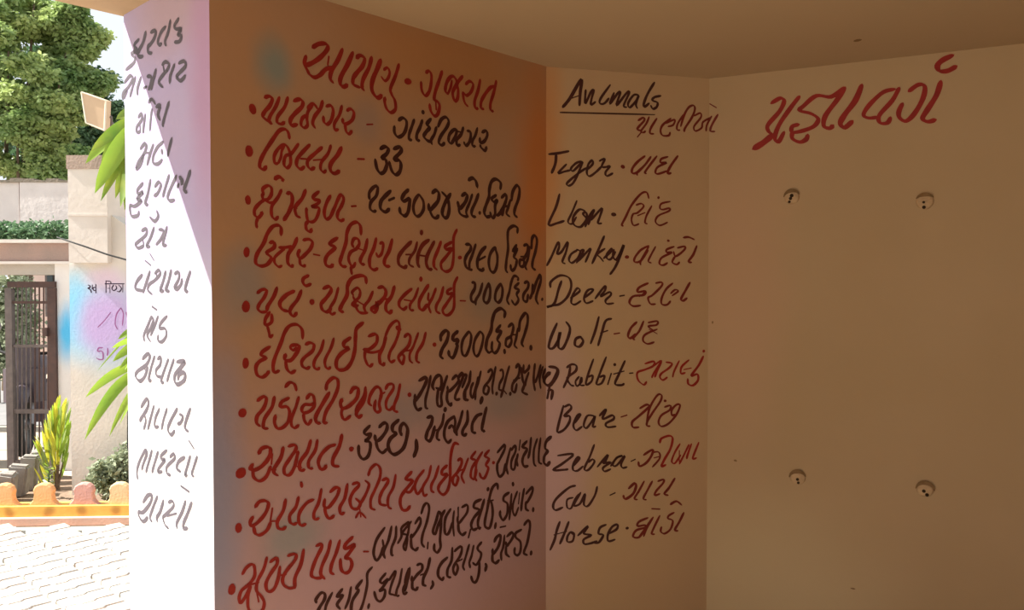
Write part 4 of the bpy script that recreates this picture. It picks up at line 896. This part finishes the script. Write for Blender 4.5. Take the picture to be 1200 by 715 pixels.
# hedge along the top of the lintel
hb = []
r = random.Random(8)
for i in range(14):
    px = -180 + i * 20.3
    c = at(px, 272 + r.uniform(-2, 2), 7.5)
    hb.append((c - Vector((at(-40, 0, 7.5).x, 7.5, 0)), .11, .14, .115))
hc = at(-40, 0, 7.5)
hedge = empty('hedge', (hc.x, 7.5, -0.05), 'dark green hedge strip between the white beam and the pink lintel', 'hedge')
for i, b_ in enumerate(hb): hb[i] = (b_[0] + Vector((0, 0, 0.05)), *b_[1:])
leaf_cloud(MB(), hb, 5200, 0.05, r).build('foliage', G2, hedge, kind='stuff')
st = MB()
st.tube([(hb[0][0].x, 0, 0), (hb[0][0].x, 0, hb[0][0].z)] + [(b_[0].x, 0, b_[0].z) for b_ in hb], .010, 5)
st.tube([(hb[-1][0].x + .02, 0.05, 0), (hb[-1][0].x, 0, hb[-1][0].z)], .012, 5)
st.build('stem', m_bark, hedge)

# shrubs beyond the gate
sh = at(18, 400, 10.5)
shr = empty('shrub', (sh.x, 10.5, -0.05), 'pale green shrub beyond the gate, behind its left bars', 'shrub')
leaf_cloud(MB(), [(Vector((0, 0, 1.0)), .32, .3, .65), (Vector((-.3, .1, .9)), .4, .3, .6), (Vector((-.1, 0, 1.5)), .3, .3, .35)], 4200, .08, random.Random(9)).build('foliage', G3, shr, kind='stuff')
MB().tube([(0, 0, 0), (0, 0, .9)], .03).tube([(-.3, .1, 0), (-.3, .1, .8)], .03).build('stem', m_bark, shr)

# ------------------------------------------------------------ plants of the bed
def frond(px0, py0, px1, py1, Y0, Y1, w, sag, m, parent, org, name='leaf', rnd=random.Random(1)):
    a_, b_ = at(px0, py0, Y0) - org, at(px1, py1, Y1) - org
    d = (b_ - a_)
    side = Vector((d.z, 0.25 * rnd.uniform(-1, 1), -d.x))
    o = leaf_blade(MB(), a_, b_, w, sag, 8, 0.3, side).build(name, m, parent, True)
    return o

# croton with upright yellow leaves
cy = 5.85
cb = at(66, 575, cy); cb.z = 0.02
cro = empty('croton_plant', cb, 'upright yellow-green plant in the bed between gate and pier', 'plant')
r = random.Random(12)
MB().tube([(0, 0, 0), (.01, 0, .18)], .014).tube([(0.02, 0, 0), (-.03, 0.02, .22)], .01).tube([(0.0, 0, 0), (.05, 0.02, .2)], .01).build('stem', m_bark, cro)
for i in range(85):
    t = r.random()
    tipx = r.uniform(38, 86); tipy = 458 + abs(tipx - 73) ** 1.15 * 0.9 + r.uniform(0, 75) * t
    bx = 66 + (tipx - 66) * r.uniform(.25, .6); byy = tipy + r.uniform(24, 42)
    frond(bx, byy, tipx, tipy, cy + r.uniform(-.05, .05), cy + r.uniform(-.16, .1), r.uniform(.018, .03), .02, (GY_ if (tipx < 80 and r.random() < .6) else r.choice([GL, G1])), cro, cb, 'leaf', r)
# small green plant
sp = at(57, 592, 5.6); sp.z = 0.02
sm = empty('small_plant', sp, 'small light green seedling behind the kerb, below the yellow plant', 'plant')
r = random.Random(13)
MB().tube([(0, 0, 0), (.005, 0, .2)], .006, 5).build('stem', G2, sm)
for i in range(22):
    zz = 578 - i * 1.5
    frond(57 + r.uniform(-1, 1), zz, 57 + (-1) ** i * r.uniform(4, 8), zz - r.uniform(1, 6), 5.6, 5.6 + r.uniform(-.05, .05), .022, .004, G3 if i % 3 else GL, sm, sp, 'leaf', r)
# bush before the pier
bb = at(130, 590, 5.5); bb.z = 0.02
bush = empty('bush', bb, 'grey-green leafy bush behind the kerb at the foot of the pier', 'bush')
r = random.Random(14)
leaf_cloud(MB(), [(at(px_, py_, 5.5) - bb, rx_, .1, rz_) for px_, py_, rx_, rz_ in ((125, 562, .10, .10), (142, 545, .09, .10), (144, 570, .10, .14), (112, 562, .06, .06), (148, 525, .04, .05), (118, 545, .05, .05), (140, 582, .10, .06)  )], 1700, .045, r).build('foliage', G3, bush, kind='stuff')
tw = MB()
for px_, py_ in ((125, 560), (142, 540), (150, 565), (112, 562), (148, 522), (118, 545)):
    tw.tube([(0, 0, 0), (at(px_, py_, 5.5) - bb) * .5 + Vector((.02, 0, .03)), at(px_, py_, 5.5) - bb], .006, 5)
tw.build('twig', m_bark, bush)
for i in range(60):
    q = r.choice([(125, 562, 13), (142, 545, 12), (150, 570, 14), (112, 562, 8), (148, 527, 6), (118, 546, 7)])
    x_, y_ = q[0] + r.uniform(-1, 1) * q[2], q[1] + r.uniform(-1, 1) * q[2]
    frond(x_, y_, x_ + r.uniform(-7, 7), y_ + r.uniform(-6, 3), 5.42, 5.42 + r.uniform(-.05, .05), .025, .004, G3, bush, bb, 'leaf', r)

# palm whose leaves hang past the lilac wall: stem hidden behind the wall
pY = 5.44
pp = at(176, 600, pY); pp.z = 0.02
palm = empty('broad_leaf_plant', pp, 'tall plant with long lime-green leaves hanging out beside the lilac wall', 'plant')
r = random.Random(15)
MB().tube([(0, 0, 0), (.01, 0, .8), (-.01, .02, 1.6), (0, 0, 2.6)], .03, 8, .015).build('stem', m_bark, palm)
for a_ in [  # upper cluster
    (166, 136, 100, 192, .085, .03), (166, 140, 111, 227, .10, .04), (170, 146, 124, 216, .09, .03), (168, 146, 135, 233, .08, .03),
    (170, 148, 146, 247, .08, .03), (168, 134, 106, 178, .07, .02), (172, 152, 152, 258, .07, .02), (166, 128, 136, 140, .06, .01), (170, 150, 141, 243, .09, .02), (172, 150, 149, 262, .08, .02), (168, 150, 118, 236, .06, .03),
    (168, 138, 118, 196, .10, .03), (170, 142, 128, 190, .09, .03)]:
    frond(a_[0], a_[1], a_[2], a_[3], pY, pY + r.uniform(-.22, .05), a_[4] * 1.15, a_[5], r.choice([GL, GD, GD]), palm, pp, 'leaf', r)
for a_ in [  # lower cluster
    (170, 425, 100, 466, .055, .05), (168, 432, 99, 516, .060, .085), (170, 436, 106, 500, .05, .07), (172, 440, 128, 512, .035, .05), (174, 445, 140, 498, .03, .03),
    (172, 396, 131, 408, .05, .02), (172, 400, 132, 424, .05, .02), (170, 385, 138, 398, .04, .02), (172, 408, 140, 432, .04, .015), (170, 412, 146, 434, .05, .01),
    (168, 376, 113, 436, .010, .01)]:
    frond(a_[0], a_[1], a_[2], a_[3], pY, pY + r.uniform(-.2, .02), a_[4] * 1.2, a_[5], GL, palm, pp, 'leaf', r)
MB().tube([at(151, 480, pY) - pp, at(150.5, 522, pY) - pp, at(156, 560, pY) - pp], .010, 6).build('shoot', m_blk, palm)

# ------------------------------------------------------------ lamp box on a pole, overhead wire
LY = 6.4
m_lampc = mat('cream enamel lamp housing', (0.62, 0.44, 0.28), (0.56, 0.40, 0.26), 8, rough=0.5)
m_lampr = mat('pale lamp rim', (0.74, 0.66, 0.52), (0.68, 0.60, 0.48), 8, rough=0.5)
lb = at(118, 150, LY)
lamp = empty('street_lamp', (at(128, 0, LY + .12).x, LY + .12, -0.045), 'cream rectangular lamp box tilted on a pole above the pier', 'lamp')
lo = Vector(lamp.location)
cs = [at(95.5, 108, LY), at(124, 118, LY), at(122.5, 153, LY), at(101, 144, LY)]
cs2 = [c + Vector((.012, .06, .008)) for c in cs]
def quadbox(A, B, name, m, parent):
    v = [p - lo for p in A] + [p - lo for p in B]
    f = [(0, 3, 2, 1), (4, 5, 6, 7), (0, 1, 5, 4), (1, 2, 6, 5), (2, 3, 7, 6), (3, 0, 4, 7)]
    return link(name, v, f, m, parent)
hs = quadbox(cs, cs2, 'housing', m_lampc, lamp)
for i in range(4):
    A, B = cs[i] - lo, cs[(i + 1) % 4] - lo
    MB().tube([A, B], .007, 6).build('rim', m_lampr, hs)
MB().tube([(0, 0, 0), (0, 0, 2.0), (0, 0, at(0, 140, LY).z + .05)], .022, 8).build('pole', m_steel, lamp)
q = (cs2[2] + cs2[1]) / 2 - lo
MB().tube([(0, 0, at(0, 140, LY).z), q], .015, 6).build('bracket', m_steel, lamp)

wl = [at(67, 278, 6.66), at(79, 282, 5.45), at(100, 289, 5.42), at(125, 298, 5.4), at(152, 305.5, 5.36), at(210, 318, 5.3)]
wire = MB().tube(wl, .006, 5).build('overhead_wire', m_blk, None, True, label='thin dark wire crossing the cream pier down to the right', category='wire')
